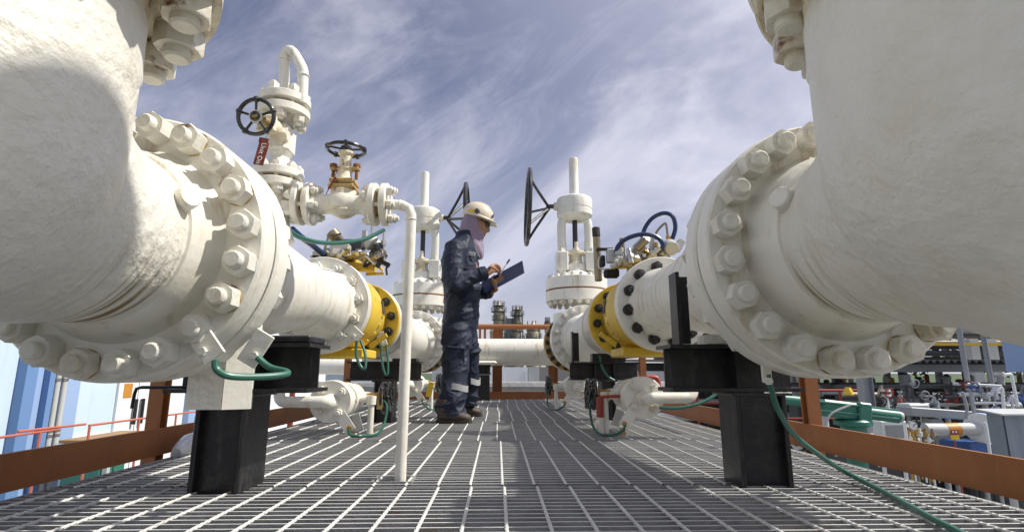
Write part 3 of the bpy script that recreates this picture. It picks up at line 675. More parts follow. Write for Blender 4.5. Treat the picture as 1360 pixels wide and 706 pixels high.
# red tag with writing
tg = at(347, 204, 1.66); tr = Matrix.Rotation(R(10), 3, 'Y')
o = tag(MB().box(tg, (.032, .004, .078), tr).box(tg+Vector((.004, 0, .046)), (.030, .0045, .016), tr).build('warning_tag', 'red_tag', loc=tg), 'red tag with white writing hanging from the vent valve handwheel', 'tag')
MB().tube([tg+Vector((.006, 0, .05)), tg+Vector((.012, .01, .075)), tg+Vector((.02, .0, .09))], .0015, 6).build('tie_wire', 'steel', o)
def text(parent, s, c, size, rot, mat, name='lettering'):
    cu = bpy.data.curves.new(name, 'FONT'); cu.body = s; cu.size = size; cu.align_x = 'CENTER'; cu.align_y = 'CENTER'; cu.extrude = .0004; cu.resolution_u = 2
    o = bpy.data.objects.new(name, cu); col.objects.link(o); dg = bpy.context.evaluated_depsgraph_get()
    me = bpy.data.meshes.new_from_object(o.evaluated_get(dg)); bpy.data.objects.remove(o); me.materials.clear(); me.materials.append(M[mat])
    q = bpy.data.objects.new(name, me); col.objects.link(q); q.parent = parent; q.location = Vector(c)-Vector(parent['_b']); q.rotation_euler = rot; return q
text(o, 'Unit On', tg+Vector((0, -.0028, 0)), .022, (R(90), R(90+10), 0), 'letter_white')

# horizontal run: flange - globe valve - flange - down pipe
HZ = .934; HY = 1.85
t = thing('globe_valve', 'small white globe valve with rusty bonnet and flat black handwheel', 'valve', (-.557, HY, .86))
MB().cyl((VX+.06, HY, HZ-.03), (-.735, HY, HZ), .040, 20).build('branch_stub', 'white_paint', t)
flange_pair(t, (-.690, HY, HZ), (1, 0, 0), .077, .057, .022, 6, sml, .016)
MB().lathe([(.045, -.659), (.036, -.64), (.036, -.60), (.050, -.575), (.054, -.555), (.050, -.535), (.036, -.51), (.036, -.475), (.045, -.455)], (0, HY, HZ), (1, 0, 0), 28).build('valve_body', 'white_paint', t)
MB().lathe([(.050, -.03), (.044, .03), (.044, .05)], (-.557, HY, HZ), (0, 0, 1), 24).build('body_neck', 'rusty_white', t)
MB().box((-.557, HY, HZ+.058), (.092, .085, .018), ch=.005).box((-.557, HY, HZ+.079), (.088, .082, .018), ch=.005).build('bonnet_joint', 'rusty_ring', t)
MB().lathe([(.035, .085), (.026, .10), (.024, .125), (.030, .128)], (-.557, HY, HZ), (0, 0, 1), 20).build('bonnet', 'rusty_white', t)
MB().box((-.557, HY, HZ+.133), (.105, .028, .013), ch=.004).build('gland_bar', 'rusty_ring', t)
for s in (-1, 1):
    MB().cyl((-.557+s*.042, HY, HZ+.095), (-.557+s*.042, HY, HZ+.155), .006, 8).hexn((-.557+s*.042, HY, HZ+.139), (0, 0, 1), .014, .013).build('gland_bolt', 'rust', t)
MB().lathe([(.019, .13), (.021, .15), (.021, .185), (.028, .19), (.028, .198)], (-.557, HY, HZ), (0, 0, 1), 20).build('yoke', 'rusty_white', t)
handwheel(t, (-.558, HY, HZ+.208), (0, 0, 1), .066, .0068, .020, 5, 0, knobs=True, phase=.25)
flange_pair(t, (-.425, HY, HZ), (1, 0, 0), .077, .057, .024, 6, sml, .016)
t2 = thing('drain_pipe', 'white upright pipe standing on the grating left of the worker', 'pipe', (-.314, 1.845, 0))
MB().tube([(-.405, HY, HZ), (-.375, HY, HZ), (-.345, HY, HZ-.002), (-.322, HY, HZ-.014), (-.312, HY, HZ-.040), (-.312, HY, HZ-.06), (-.314, 1.845, -.04)], .0185, 16).build('pipe_wall', 'white_paint', t2)
MB().torus((-.352, HY, HZ-.001), (1, 0, 0), .0187, .0022, 20, 6).torus((-.312, HY, HZ-.055), (0, 0, 1), .0187, .0022, 20, 6).build('weld_bead', 'white_paint', t2)
fr = MB()
for s in (-1, 1): fr.box((-.335+s*.062, 1.845, -.018), (.006, .09, .05)); fr.box((-.335, 1.845+s*.047, -.018), (.13, .006, .05))
tag(fr.build('cutout_frame', 'galvanised', loc=(-.335, 1.845, 0)), 'galvanised frame around the hole at the foot of the upright pipe', 'frame')
# wires and tags around the globe valve
tag(MB().tube([at(440, 232, 1.8), at(449, 225, 1.8), at(433, 258, 1.79)], .0016, 6).box(at(441, 243, 1.79), (.006, .003, .05), Matrix.Rotation(R(28), 3, 'Y')).build('label_strip', 'red_tag', loc=at(441, 243, 1.79)), 'thin faded red strip tied to the rusty globe valve bonnet', 'tag')

# ------------------------------------------------------------------ hoses and cables
def cable(name, pts, r, mat, label, cat='cable'):
    p0 = Vector(pts[0]); return tag(MB().tube(pts, r, 10, smooth=8).build(name, mat, loc=p0), label, cat)
def lug(c, label, rotd, k=1):
    t = thing('earth_lug', label, 'bracket', c)
    MB().box(Vector(c), (.055*k, .008, .095*k), Matrix.Rotation(R(rotd), 3, 'Y'), .002).build('plate', 'white_paint', t)
    MB().hexn(Vector(c)+Vector((0, -.004, -.02)), (0, -1, 0), .011, .01).build('lug_bolt', 'white_bolt', t)
    return t
lug(at(272, 455, 1.30), 'white lug plate bolted to the left elbow flange', -38)
lug(at(340, 462, 1.47), 'small white lug behind the left elbow flange', 30)
cable('earth_cable', [at(286, 478, 1.29), at(288, 490, 1.29), at(305, 499, 1.30), at(345, 500, 1.36), at(378, 497, 1.42), at(380, 493, 1.45), at(358, 487, 1.46), at(342, 474, 1.46)], .0086, 'pale_green_hose', 'green earth cable looping below the left elbow flange')
cable('earth_cable', [at(1020, 497, 1.50), at(1024, 515, 1.50), at(1034, 545, 1.52), at(1055, 577, 1.58), at(1090, 605, 1.67), at(1125, 627.5, 1.77), gnd(1175, 653, .012), gnd(1235, 686, .013), gnd(1300, 722, .013), gnd(1380, 800, .013)], .0078, 'pale_green_hose', 'long green cable snaking over the grating from the right elbow flange')
MB()
lug(at(1018, 496, 1.50), 'small white lug under the right elbow flange', 0, .5)
lug(at(470, 441, 2.80), 'white lug plate on the left flange before the yellow valve', -48)
lug(at(507, 450, 3.66), 'white lug plate on the far yellow flange of the left valve', -20)
cable('earth_cable', [at(474, 452, 2.80), at(473, 470, 2.80), at(479, 486, 2.80), at(485, 488, 2.80), at(485, 470, 2.82), at(479, 452, 2.84)], .0075, 'pale_green_hose', 'short green cable loop hanging at the left white flange')
cable('earth_cable', [at(506, 458, 3.64), at(507, 478, 3.64), at(511, 495, 3.64), at(515, 496, 3.64), at(515, 478, 3.65), at(513, 458, 3.66)], .0075, 'pale_green_hose', 'short green cable loop hanging at the left yellow flange')
cable('air_hose', [at(385, 306, 2.2), at(398, 315, 2.25), at(425, 322, 2.4), at(455, 322, 2.6), at(485, 317, 2.75), at(510, 305, 2.85)], .0105, 'green_hose', 'dark green hose sagging above the left yellow valve', 'hose')
cable('air_hose', [at(388, 304, 2.6), at(402, 316, 2.7), at(418, 328, 2.9), at(432, 340, 3.0)], .016, 'blue_hose', 'blue hose running down to the left valve actuator', 'hose')
cable('air_hose', [at(819, 341, 3.15), at(820, 328, 3.15), at(832, 317, 3.13), at(852, 311, 3.1), at(871, 314, 3.1), at(880, 324, 3.1), at(876, 333, 3.12), at(858, 333, 3.15)], .0135, 'blue_hose', 'nearer looped blue hose on the right valve actuator', 'hose')
cable('air_hose', [at(853, 318, 3.25), at(856, 304, 3.25), at(866, 290, 3.25), at(881, 283, 3.22), at(893, 287, 3.2), at(897, 302, 3.2), at(893, 317, 3.2)], .0135, 'blue_hose', 'taller looped blue hose behind, on the right valve actuator', 'hose')
cable('earth_cable', [at(796, 472, 4.02), at(800, 488, 3.98), at(808, 500, 3.95), at(816, 505, 3.95)], .010, 'pale_green_hose', 'pale green cable under the pipe behind the right yellow valve')
cable('impulse_tube', [at(876, 541, 2.9), at(905, 541, 2.9), at(935, 533, 2.92), at(955, 520, 2.95)], .009, 'green_hose', 'green cable behind the right drain pipe')

# ------------------------------------------------------------------ actuators with instruments
def cylb(b, p, q, r, n=16): b.cyl(p, q, r, n, None, min(.004, r*.25)); return b
Y = 3.2
t = thing('valve_actuator', 'cluttered metal actuator with tubing on top of the right yellow valve', 'actuator', (.80, 3.2, 1.03))
cylb(MB(), at(791.5, 302, 3.3), at(795, 373, 3.3), .024).build('sensor_pipe', 'tarnished', t)
cylb(MB(), at(791.3, 302, 3.29), at(792, 314, 3.29), .026).build('pipe_cap', 'dark_bolt', t)
MB().box(at(811, 340, 3.2), (.05, .05, .085), ch=.005).build('junction_box', 'pale_grey', t)
MB().box(at(803, 331, 3.24), (.10, .04, .012)).box(at(800, 347, 3.24), (.03, .05, .07), ch=.006).box(at(812, 363, 3.24), (.09, .06, .055), ch=.01).build('switch_box', 'black_rubber', t)
MB().tube([at(797, 341, 3.17), at(795, 344, 3.17), at(795, 354, 3.17), at(798, 357, 3.17), at(815, 356, 3.17), at(830, 352, 3.17)], .005, 8, smooth=4).build('bent_tube', 'steel', t)
cylb(MB(), at(842, 327, 3.2), at(848, 331, 3.2), .040).cyl(at(845, 329, 3.22), at(859, 316, 3.12), .026, 16).build('regulator', 'grey_plate', t)
cylb(MB(), at(845, 331, 3.10), at(859, 318, 3.08), .022).build('regulator_knob', 'tarnished', t)
MB().box(at(846, 343, 3.2), (.12, .06, .07), Matrix.Rotation(R(-12), 3, 'Y'), .006).build('manifold', 'grey_plate', t)
cylb(MB(), at(826, 316, 3.22), at(828, 345, 3.22), .014).hexn(at(826.5, 321, 3.22), (0, 0, 1), .02, .02).build('vertical_fitting', 'tarnished', t)
MB().box(at(866, 330, 3.22), (.025, .03, .13)).build('bracket_plate', 'grey_plate', t)
cylb(MB(), at(888, 326, 3.18), at(893, 330, 3.12), .044).box(at(902, 326, 3.16), (.04, .04, .07), Matrix.Rotation(R(30), 3, 'Y')).build('pilot_valve', 'grey_plate', t)
MB().tube([at(871, 318, 3.2), at(872, 308, 3.2), at(882, 297, 3.2), at(885, 299, 3.2), at(887, 316, 3.2)], .007, 8, smooth=3).build('sensing_tube', 'tarnished', t)
cylb(MB(), at(887, 313, 3.2), at(888, 319, 3.2), .014).cyl(at(871, 322, 3.2), at(871, 328, 3.2), .013, 10).build('tube_nut', 'brass', t)
MB().box(at(878, 340, 3.24), (.16, .06, .045), Matrix.Rotation(R(-32), 3, 'Y'), .006).build('yoke_bracket', 'tarnished', t)
MB().box(at(850, 350, 3.2), (.28, .10, .035), Matrix.Rotation(R(-4), 3, 'Y'), .004).build('base_plate', 'tarnished', t)
for k in range(16):
    u = random.uniform(822, 892); v = random.uniform(334, 353); p = at(u, v, random.uniform(3.1, 3.25)); d = Vector((random.uniform(-1, 1), random.uniform(-.4, .4), random.uniform(-.5, .5))).normalized()
    MB().cyl(p-d*.025, p+d*.025, random.uniform(.006, .012), 10).hexn(p, d, .016, .014).build('fitting', random.choice(['brass', 'steel', 'tarnished', 'dark_bolt']), t)
for k in range(14):
    u = 818+k*6+random.uniform(-2, 2); v = 347-10*math.sin(PI*k/13)+random.uniform(-6, 6); p = at(u, v, random.uniform(3.05, 3.2)); d = Vector((random.uniform(-1, 1), random.uniform(-.5, .2), random.uniform(-.2, .9))).normalized()
    MB().cyl(p-d*.045, p+d*.045, random.uniform(.012, .022), 14, None, .003).hexn(p-d*.01, d, random.uniform(.022, .030), .025).cyl(p+d*.04, p+d*.055, .014, 10).build('valve_block', random.choice(['steel', 'grey_plate', 'tarnished', 'grey_plate', 'dark_grey']), t)
for k in range(6):
    u = random.uniform(820, 880); p = at(u, 345, 3.12); q = at(u+random.uniform(-18, 22), 352, 3.12)
    MB().tube([p, (p+q)/2+Vector((0, -.03, random.uniform(.0, .04))), q], .0045, 8, smooth=4).build('impulse_tube', random.choice(['steel', 'tarnished']), t)

t = thing('valve_actuator', 'cluttered metal actuator with tubing on top of the left yellow valve', 'actuator', (-.8, 3.1, 1.03))
cylb(MB(), at(443, 311, 3.05), at(457, 328, 3.15), .032).cyl(at(441, 309, 3.05), at(446, 315, 3.05), .038, 18).build('regulator', 'tarnished', t)
MB().box(at(452, 333, 3.0), (.11, .05, .07), None, .004).build('name_block', 'grey_plate', t)
MB().box(at(452, 333, 2.972), (.085, .004, .03)).build('name_plate', 'paper', t)
MB().tube([at(426, 350, 3.0), at(432, 328, 3.0), at(437, 313, 3.0), at(442, 309, 3.0)], .007, 8, smooth=3).build('sensing_tube', 'tarnished', t)
MB().box(at(470, 330, 3.1), (.12, .08, .10), None, .008).build('switch_box', 'dark_grey', t)
cylb(MB(), at(492, 318, 3.1), at(504, 334, 3.12), .040).cyl(at(490, 320, 3.05), at(495, 324, 3.05), .046, 20).build('solenoid', 'grey_plate', t)
cylb(MB(), at(500, 324, 3.06), at(507, 337, 3.06), .026).build('solenoid_coil', 'dark_grey', t)
MB().box(at(484, 318, 3.12), (.025, .03, .11)).build('bracket_plate', 'grey_plate', t)
cylb(MB(), at(509.5, 306, 3.05), at(510, 352, 3.05), .008).hexn(at(509.5, 326, 3.05), (0, 0, 1), .016, .03).cyl(at(494, 298, 3.05), at(494, 318, 3.05), .009, 10).build('vertical_tube', 'steel', t)
MB().box(at(512, 350, 3.05), (.05, .03, .025), Matrix.Rotation(R(25), 3, 'Y')).tube([at(514, 353, 3.05), at(513, 358, 3.05), at(514, 365, 3.05)], .006, 8).build('trigger_arm', 'black_rubber', t)
MB().tube([at(488, 356, 3.1), at(500, 352, 3.1), at(508, 358, 3.1), at(510, 363, 3.1), at(486, 364, 3.1)], .009, 8).build('yellow_guard', 'yellow_paint', t)
MB().box(at(480, 355, 3.12), (.16, .10, .035), Matrix.Rotation(R(6), 3, 'Y')).build('base_plate', 'yellow_paint', t)
MB().box(at(420, 342, 3.0), (.035, .03, .07)).box(at(424, 341, 3.0), (.09, .03, .012)).build('bracket', 'grey_plate', t)
for k in range(18):
    u = random.uniform(424, 508); v = random.uniform(332, 352); p = at(u, v, random.uniform(2.98, 3.12)); d = Vector((random.uniform(-1, 1), random.uniform(-.4, .4), random.uniform(-.6, .6))).normalized()
    MB().cyl(p-d*.024, p+d*.024, random.uniform(.006, .012), 10).hexn(p, d, .016, .014).build('fitting', random.choice(['brass', 'steel', 'tarnished', 'dark_bolt']), t)
for k in range(14):
    u = 428+k*6+random.uniform(-2, 2); v = 343-8*math.sin(PI*k/13)+random.uniform(-7, 6); p = at(u, v, random.uniform(2.98, 3.12)); d = Vector((random.uniform(-1, 1), random.uniform(-.5, .2), random.uniform(-.2, .9))).normalized()
    MB().cyl(p-d*.042, p+d*.042, random.uniform(.012, .022), 14, None, .003).hexn(p-d*.01, d, random.uniform(.022, .028), .025).cyl(p+d*.038, p+d*.052, .013, 10).build('valve_block', random.choice(['steel', 'grey_plate', 'tarnished', 'grey_plate', 'dark_grey']), t)
for k in range(6):
    u = random.uniform(432, 490); p = at(u, 344, 3.0); q = at(u+random.uniform(-16, 22), 351, 3.0)
    MB().tube([p, (p+q)/2+Vector((0, -.03, random.uniform(.0, .04))), q], .0045, 8, smooth=4).build('impulse_tube', random.choice(['steel', 'tarnished']), t)

# ------------------------------------------------------------------ brown railing round the platform
for s, lb in ((-1, 'left'), (1, 'right')):
    tag(MB().box((s*1.452, 3.55, .054), (.014, 7.5, .112)).build('toe_board', 'brown_steel', loc=(s*1.452, 3.55, 0)), 'brown steel toe board along the %s edge of the walkway' % lb, 'beam')
    tag(MB().cyl((s*1.46, 3.1, .515), (s*1.46, 7.3, .515), .021, 14).build('side_rail', 'brown_steel', loc=(s*1.46, 3.5, .5)), 'brown rail along the %s side of the walkway' % lb, 'rail')
    ys_ = (2.44, 5.40) if s < 0 else (2.56, 5.50)
    for k, y in enumerate(ys_):
        p = MB(); p.box((s*1.475, y-.025, .05), (.058, .010, 1.05)); p.box((s*1.475, y+.025, .05), (.058, .010, 1.05)); p.box((s*1.475, y, .05), (.008, .04, 1.048))
        tag(p.build('rail_post', 'brown_steel', loc=(s*1.475, y, 0)), 'brown steel post on the %s side, %s' % (lb, 'near the big elbow flange' if k == 0 else 'further back behind the yellow valve'), 'post')
tag(MB().box((0, 7.33, .041), (3.0, .014, .100)).build('toe_board', 'brown_steel', loc=(0, 7.33, 0)), 'brown steel toe board across the far end of the walkway', 'beam')
tag(MB().cyl((-1.46, 7.34, .955), (1.46, 7.34, .955), .036, 16).build('end_rail', 'brown_steel', loc=(0, 7.34, .95)), 'thick brown rail across the far end behind the cross pipe', 'rail')
for x, lb in ((-.005, 'directly right of the worker'), (.75, 'beside the right gate valve'), (-1.1, 'behind the left gate valve')):
    p = MB(); p.box((x-.06, 7.40, -.08), (.01, .10, 2.0)); p.box((x+.06, 7.40, -.08), (.01, .10, 2.0)); p.box((x, 7.40, -.08), (.11, .008, 1.998))
    tag(p.build('end_post', 'brown_steel', loc=(x, 7.40, -1)), 'brown steel post of the far end rail '+lb, 'post')
for k, (u, lb) in enumerate(((637.5, 'nearer the worker'), (644, 'nearer the wide post'))):
    q = at(u, 440, 7.34)
    tag(MB().cyl((q.x, 7.34, .5), (q.x, 7.34, .94), .017, 10).build('rail_baluster', 'brown_steel', loc=(q.x, 7.34, .5)), 'slim brown upright under the far rail, '+lb, 'rail')
tag(MB().tube([(-1.36, 2.85, .03), (-1.34, 2.6, .045), (-1.33, 2.45, .035), (-1.32, 2.34, .02)], [.05, .045, .05, .02], 12, smooth=4).build('plastic_bundle', 'plastic_wrap', loc=(-1.35, 2.6, 0)), 'crumpled clear plastic bundle on the grating by the left post', 'bundle')
# ------------------------------------------------------------------ background: left building
WX = -5.0
t = thing('workshop_building', 'blue and white building with double doors, seen under the left elbow', 'building', (WX, 7, GZ))
def panel(y0, y1, x, z0, z1, mat, name='wall_panel', th=.12):
    return MB().box((x-th/2, (y0+y1)/2, (z0+z1)/2), (th, y1-y0-.006, z1-z0)).build(name, mat, t)
panel(2.5, 5.02, WX-.004, GZ, 3, 'wall_sky'); panel(5.02, 5.80, WX, GZ, 3, 'wall_sky')
panel(5.80, 5.95, WX+.10, GZ, 3, 'wall_deep_blue', 'pilaster', .22); panel(5.95, 6.11, WX+.03, GZ, 3, 'wall_blue')
panel(6.11, 6.19, WX+.10, GZ, 3, 'wall_deep_blue', 'pilaster', .22); panel(6.19, 6.66, WX+.03, GZ, 3, 'wall_blue')
panel(6.66, 7.42, WX-.06, -.42, 3, 'wall_sky', 'recess_wall'); panel(6.66, 7.42, WX-.02, GZ, -.42, 'wall_white', 'plinth')
panel(7.42, 9.0, WX-.10, .55, 3, 'wall_white', 'lintel'); panel(8.32, 9.0, WX-.04, GZ, .55, 'wall_white'); panel(7.42, 7.46, WX-.03, GZ, .55, 'wall_white', 'door_jamb')
panel(9.0, 9.5, WX+.05, GZ, 3, 'wall_blue', 'pilaster'); panel(9.5, 16, WX, GZ, 3, 'wall_white')
for k, (a, b) in enumerate(((7.46, 7.88), (7.89, 8.31))):
    d = panel(a, b, WX-.07, GZ, .545, 'wall_white', 'door', .05)
    hy = b-.07 if k == 0 else a+.07
    MB().cyl((WX-.03, hy, -.36), (WX-.03, hy, -.02), .022, 8).cyl((WX-.07, hy, -.34), (WX-.03, hy, -.34), .012, 8).cyl((WX-.07, hy, -.04), (WX-.03, hy, -.04), .012, 8).build('handle', 'black_rubber', d)
    MB().box((WX-.062, hy, -.48), (.02, .05, .03)).build('lock', 'dark_grey', d)
    for z in (-1.6, -.5, .3): MB().cyl((WX-.062, a+.015 if k == 0 else b-.015, z), (WX-.062, a+.015 if k == 0 else b-.015, z+.09), .012, 8).build('hinge', 'dark_grey', d)
    if k == 0: MB().box((WX-.068, 7.66, .10), (.008, .17, .19)).build('yellow_sign', 'orange_band', d)
for y in (6.235, 6.335):
    c = MB().cyl((WX+.09, y, GZ), (WX+.09, y, 3), .030, 12).build('conduit', 'pale_grey', t)
    for z in (-1.2, -.35, -.30, .25): MB().cyl((WX+.09, y, z), (WX+.09, y, z+.03), .036, 12).build('coupling', 'steel', c)
MB().cyl((WX+.02, 5.40, GZ), (WX+.02, 5.40, 3), .006, 6).build('cable_run', 'dark_grey', t)
t = thing('guard_rail', 'thin faded red railing in front of the blue building', 'railing', (-4, 6, GZ))
MB().tube([(-4, 5.55, -.165), (-4, 9.5, -.165)], .011, 8).build('top_rail', 'rail_red', t)
MB().tube([(-4, 3.4, -.175), (-4, 5.18, -.165)], .011, 8).build('top_rail', 'rail_red', t)
MB().tube([(-4.0, 4.75, -.14), (-4.0, 5.5, -.148)], .011, 8).build('gate_bar', 'rail_red', t)
for y in (4.0, 4.98, 5.56, 6.30, 7.0, 7.7, 8.5, 9.3): MB().cyl((-4, y, GZ), (-4, y, -.165), .012, 8).build('post', 'rail_red', t)
MB().tube([(-4, 3.4, -.7), (-4, 9.5, -.7)], .012, 8).build('mid_rail', 'rail_red', t)
tag(MB().box((-2.6, 5.5, (GZ-.50)/2), (1.0, 6.5, -GZ-.50), None, .02).build('concrete_plinth', 'grey_paint', loc=(-2.6, 5.5, GZ)), 'grey concrete plinth below the left edge of the walkway', 'plinth')
t = thing('work_table', 'old wooden table with yellow edge beyond the red railing', 'table', (-4.45, 6.6, GZ))
MB().box((-4.40, 6.55, -.38), (.55, .95, .035), ch=.006).build('table_top', 'wood', t)
MB().box((-4.115, 6.55, -.385), (.012, .96, .05)).build('edge_strip', 'yellow_tag', t)
for x in (-4.62, -4.18):
    for y in (6.14, 6.96): MB().box((x, y, (GZ-.40)/2), (.05, .05, -GZ-.40)).build('leg', 'pale_grey', t)
MB().box((-4.42, 6.3, -.75), (.4, .4, .5), ch=.01).build('drawer_box', 'green_machine', t)

# left middle distance: pipe and far sheds seen between support and post
tag(MB().cyl((-9.5, 10.5, .60), (-1.6, 10.5, .44), .17, 24).build('rack_pipe', 'white_paint', loc=(-5, 10.5, .4)), 'white pipe running across behind the left railing', 'pipe')
t = thing('far_shed', 'pale blue shed behind the left railing', 'building', (-7, 19, GZ))
MB().box((-7, 20, -1.0), (6, 2, 2.8)).build('wall', 'wall_sky', t)
for x in (-9.2, -8.2, -7.2, -6.2, -5.2): f = MB().box((x, 18.98, -.35), (.7, .03, .7)).build('window', 'wall_white', t); MB().box((x, 18.958, -.35), (.58, .02, .58)).build('pane', 'wall_blue', f)
MB().box((-7, 20, .46), (6.4, 2.4, .10)).build('roof', 'grey_paint', t)
for k, x in enumerate((-4.35, -4.05, -3.4)):
    tag(MB().box((x, 9.2, -1.0), (.07, .07, 2.6)).build('rack_post', 'red_paint', loc=(x, 9.2, GZ)), 'red post behind the left railing, %s of three' % ('leftmost', 'middle', 'rightmost')[k], 'post')

# ------------------------------------------------------------------ centre: wall, guard beam, towers
t = thing('boundary_wall', 'low pale panel wall behind the far rail', 'wall', (4, 25, GZ))
x = -3.0
k = 0
while x < 14:
    wd = (1.9, 2.5, .5, 3.0)[k % 4]
    MB().box((x+wd/2, 25+.02*(k % 2), (GZ+.58)/2), (wd-.03, .15, .58-GZ)).build('panel', ('pale_grey', 'wall_white', 'pale_grey', 'concrete')[k % 4], t); x += wd; k += 1
for u in (652, 666, 699): q = at(u, 500, 24.8); MB().box((q.x, 24.85, (GZ+.4)/2), (.12, .1, .4-GZ)).build('downpipe', 'wall_white', t)
t = thing('crash_barrier', 'grey galvanised barrier beam beyond the far end of the walkway', 'barrier', (.3, 9, GZ))
MB().tube([(-3, 9, .115), (4, 9, .115)], .085, 8).build('beam', 'galvanised', t)
for x in (-2, -.3, 1.4, 3): MB().box((x, 9.12, (GZ+.1)/2), (.1, .08, .1-GZ)).build('post', 'grey_paint', t)
def tower(u, v_top, wpx, Y, label, style):
    q = at(u, v_top, Y); X = q.x; H = q.z; r = wpx/2/(FPX/Y)
    t = thing('process_tower', label, 'tower', (X, Y, GZ))
    L = H-GZ; b = MB()
    if style == 0: pr = [(r*.72, 0), (r*.72, L*.62), (r*.85, L*.66), (r*.85, L*.86), (r*.6, L*.92), (r*.35, L*.95), (r*.2, L)]
    elif style == 1: pr = [(r*.85, 0), (r*.85, L*.45), (r*.7, L*.5), (r*.7, L*.78), (r*.5, L*.82), (r*.5, L*.93), (r*.2, L*.97), (r*.12, L)]
    else: pr = [(r, 0), (r, L*.72), (r*.9, L*.82), (r*.6, L*.92), (r*.2, L*.97), (r*.15, L)]
    b.lathe(pr, (X, Y, GZ), (0, 0, 1), 24).build('shell', 'tank_steel', t)
    for k, fz in enumerate((.45, .55, .66, .76, .86, .93) if style != 2 else (.6, .72, .84)):
        z = GZ+L*fz; rr = r*(1.05, 1.2, .95)[k % 3]
        d = MB().lathe([(rr, 0), (rr, .14)], (X, Y, z), (0, 0, 1), 20).build('platform', 'dark_grey', t)
        rl = MB().torus((X, Y, z+1.0), (0, 0, 1), rr, .05, 20, 6).torus((X, Y, z+.55), (0, 0, 1), rr, .04, 20, 6)
        for j in range(10): a = 2*PI*j/10; rl.cyl((X+rr*math.cos(a), Y+rr*math.sin(a), z), (X+rr*math.cos(a), Y+rr*math.sin(a), z+1.0), .045, 6)
        rl.build('railing', 'dark_grey', d)
    MB().tube([(X+r*.95, Y-r*.5, GZ), (X+r*.95, Y-r*.5, GZ+L*.88), (X+r*.3, Y-r*.3, GZ+L*.95)], .18, 8).build('riser', 'grey_paint', t)
    MB().tube([(X-r*.6, Y-r, GZ), (X-r*.6, Y-r, GZ+L*.9)], .10, 6).build('ladder', 'dark_grey', t)
    for j in range(7):
        a = random.uniform(0, 6.28); MB().cyl((X+r*.8*math.cos(a), Y+r*.8*math.sin(a), GZ+L*.82), (X+r*.8*math.cos(a), Y+r*.8*math.sin(a), GZ+L*random.uniform(.9, 1.02)), .10, 6).build('vent_stack', random.choice(['tank_steel', 'dark_grey']), t)
tower(662.5, 399, 17, 120, 'leftmost refinery tower with crowded top platform, right of the worker', 0)
tower(687, 405, 15, 120, 'stepped refinery tower in the middle of the skyline', 1)
tower(708, 426, 19, 120, 'squat wide refinery tower left of the right gate valve', 2)
tower(727, 421, 7, 126, 'slim distant refinery stack beside the right gate valve', 1)
q = at(676, 423, 124); tag(MB().box((q.x, 124, (q.z+GZ)/2), (2.2, 2.5, q.z-GZ)).cyl((q.x-.6, 124, q.z), (q.x-.6, 124, q.z+.6), .3, 10).build('process_block', 'grey_paint', loc=(q.x, 124, GZ)), 'plain grey block between the two left refinery towers', 'building')
q = at(654, 440, 110); tag(MB().cyl((q.x, 110, GZ), (q.x, 110, at(654, 442, 110).z), .5, 12).lathe([(.6, 0), (.6, .3), (.2, .9)], (q.x, 110, at(654, 442, 110).z), (0, 0, 1), 12).build('stub_stack', 'tank_steel', loc=(q.x, 110, GZ)), 'short brownish stack at the foot of the leftmost tower', 'tower')

# ------------------------------------------------------------------ right: open plant shed, pumps, pipes
t = thing('plant_shed', 'long open shed with dark corrugated roof at far right', 'building', (13, 16, GZ))
rf = MB(); n = 150; x0, x1 = 4.5, 24
for j, (yy, zz) in enumerate(((9.6, .535), (21, .80))):
    for k in range(n*2+1): x = x0+(x1-x0)*k/(n*2); rf.v.append(Vector((x, yy, zz+(.035 if k % 2 else -.035))))
for k in range(n*2): rf.f.append([k, k+1, n*2+1+k+1, n*2+1+k]); rf.mi.append(0)
rf.build('roof', 'dark_grey', t, sharp=10)
MB().box((14.2, 9.9, .42), (19.6, .12, .14)).build('eave_beam', 'grey_paint', t)
MB().box((14.2, 13, .45), (19.6, .1, .2)).build('purlin', 'dark_grey', t); MB().box((14.2, 17, .48), (19.6, .1, .2)).build('purlin', 'dark_grey', t); MB().box((14.2, 19.6, .55), (19.6, .1, .25)).build('purlin', 'dark_grey', t)
for x in (5.2, 7.6, 10, 12.4, 14.8, 17.2): MB().box((x, 10.0, (GZ+.3)/2), (.13, .13, .3-GZ)).build('column', 'grey_paint', t)
for x in (5.2, 7.6, 10, 12.4, 14.8, 17.2, 19.6): MB().box((x, 19.6, (GZ+.5)/2), (.16, .16, .5-GZ)).build('column', 'dark_grey', t)
bw = MB().box((14, 20.4, (GZ-.05)/2), (20, .1, -.05-GZ)).build('back_wall', 'dark_grey', t)
sheet('shed_floor', 2.9, 24, 4.2, 21, GZ+.012, 'dark_ground')
tints = ['red_paint', 'wall_white', 'yellow_tag', 'wall_white', 'grass', 'red_paint', 'wall_white', 'green_machine']
for k in range(26):
    x = 7.5+k*.42+random.uniform(-.1, .1); h = random.uniform(.12, .34); wd = random.uniform(.10, .26)
    b = MB().lathe([(wd*.45, 0), (wd*.5, .02), (wd*.5, h*.8), (wd*.25, h*.95), (wd*.2, h)], (x, 20.37, -.05), (0, 0, 1), 12)
    tag(b.build('storage_drum', tints[k % 8], loc=(x, 20.37, -.05)), 'tiny %s container on the shed ledge, the %s from the left' % (lambda d, m: (d, ORD[k] if k < 20 else 'twenty-'+ORD[k-20]))({'red_paint': 'red', 'wall_white': 'white', 'yellow_tag': 'yellow', 'grass': 'olive', 'green_machine': 'green'}[tints[k % 8]], 0), 'container', 'small %s containers on the shed ledge' % {'red_paint': 'red', 'wall_white': 'white', 'yellow_tag': 'yellow', 'grass': 'olive', 'green_machine': 'green'}[tints[k % 8]])
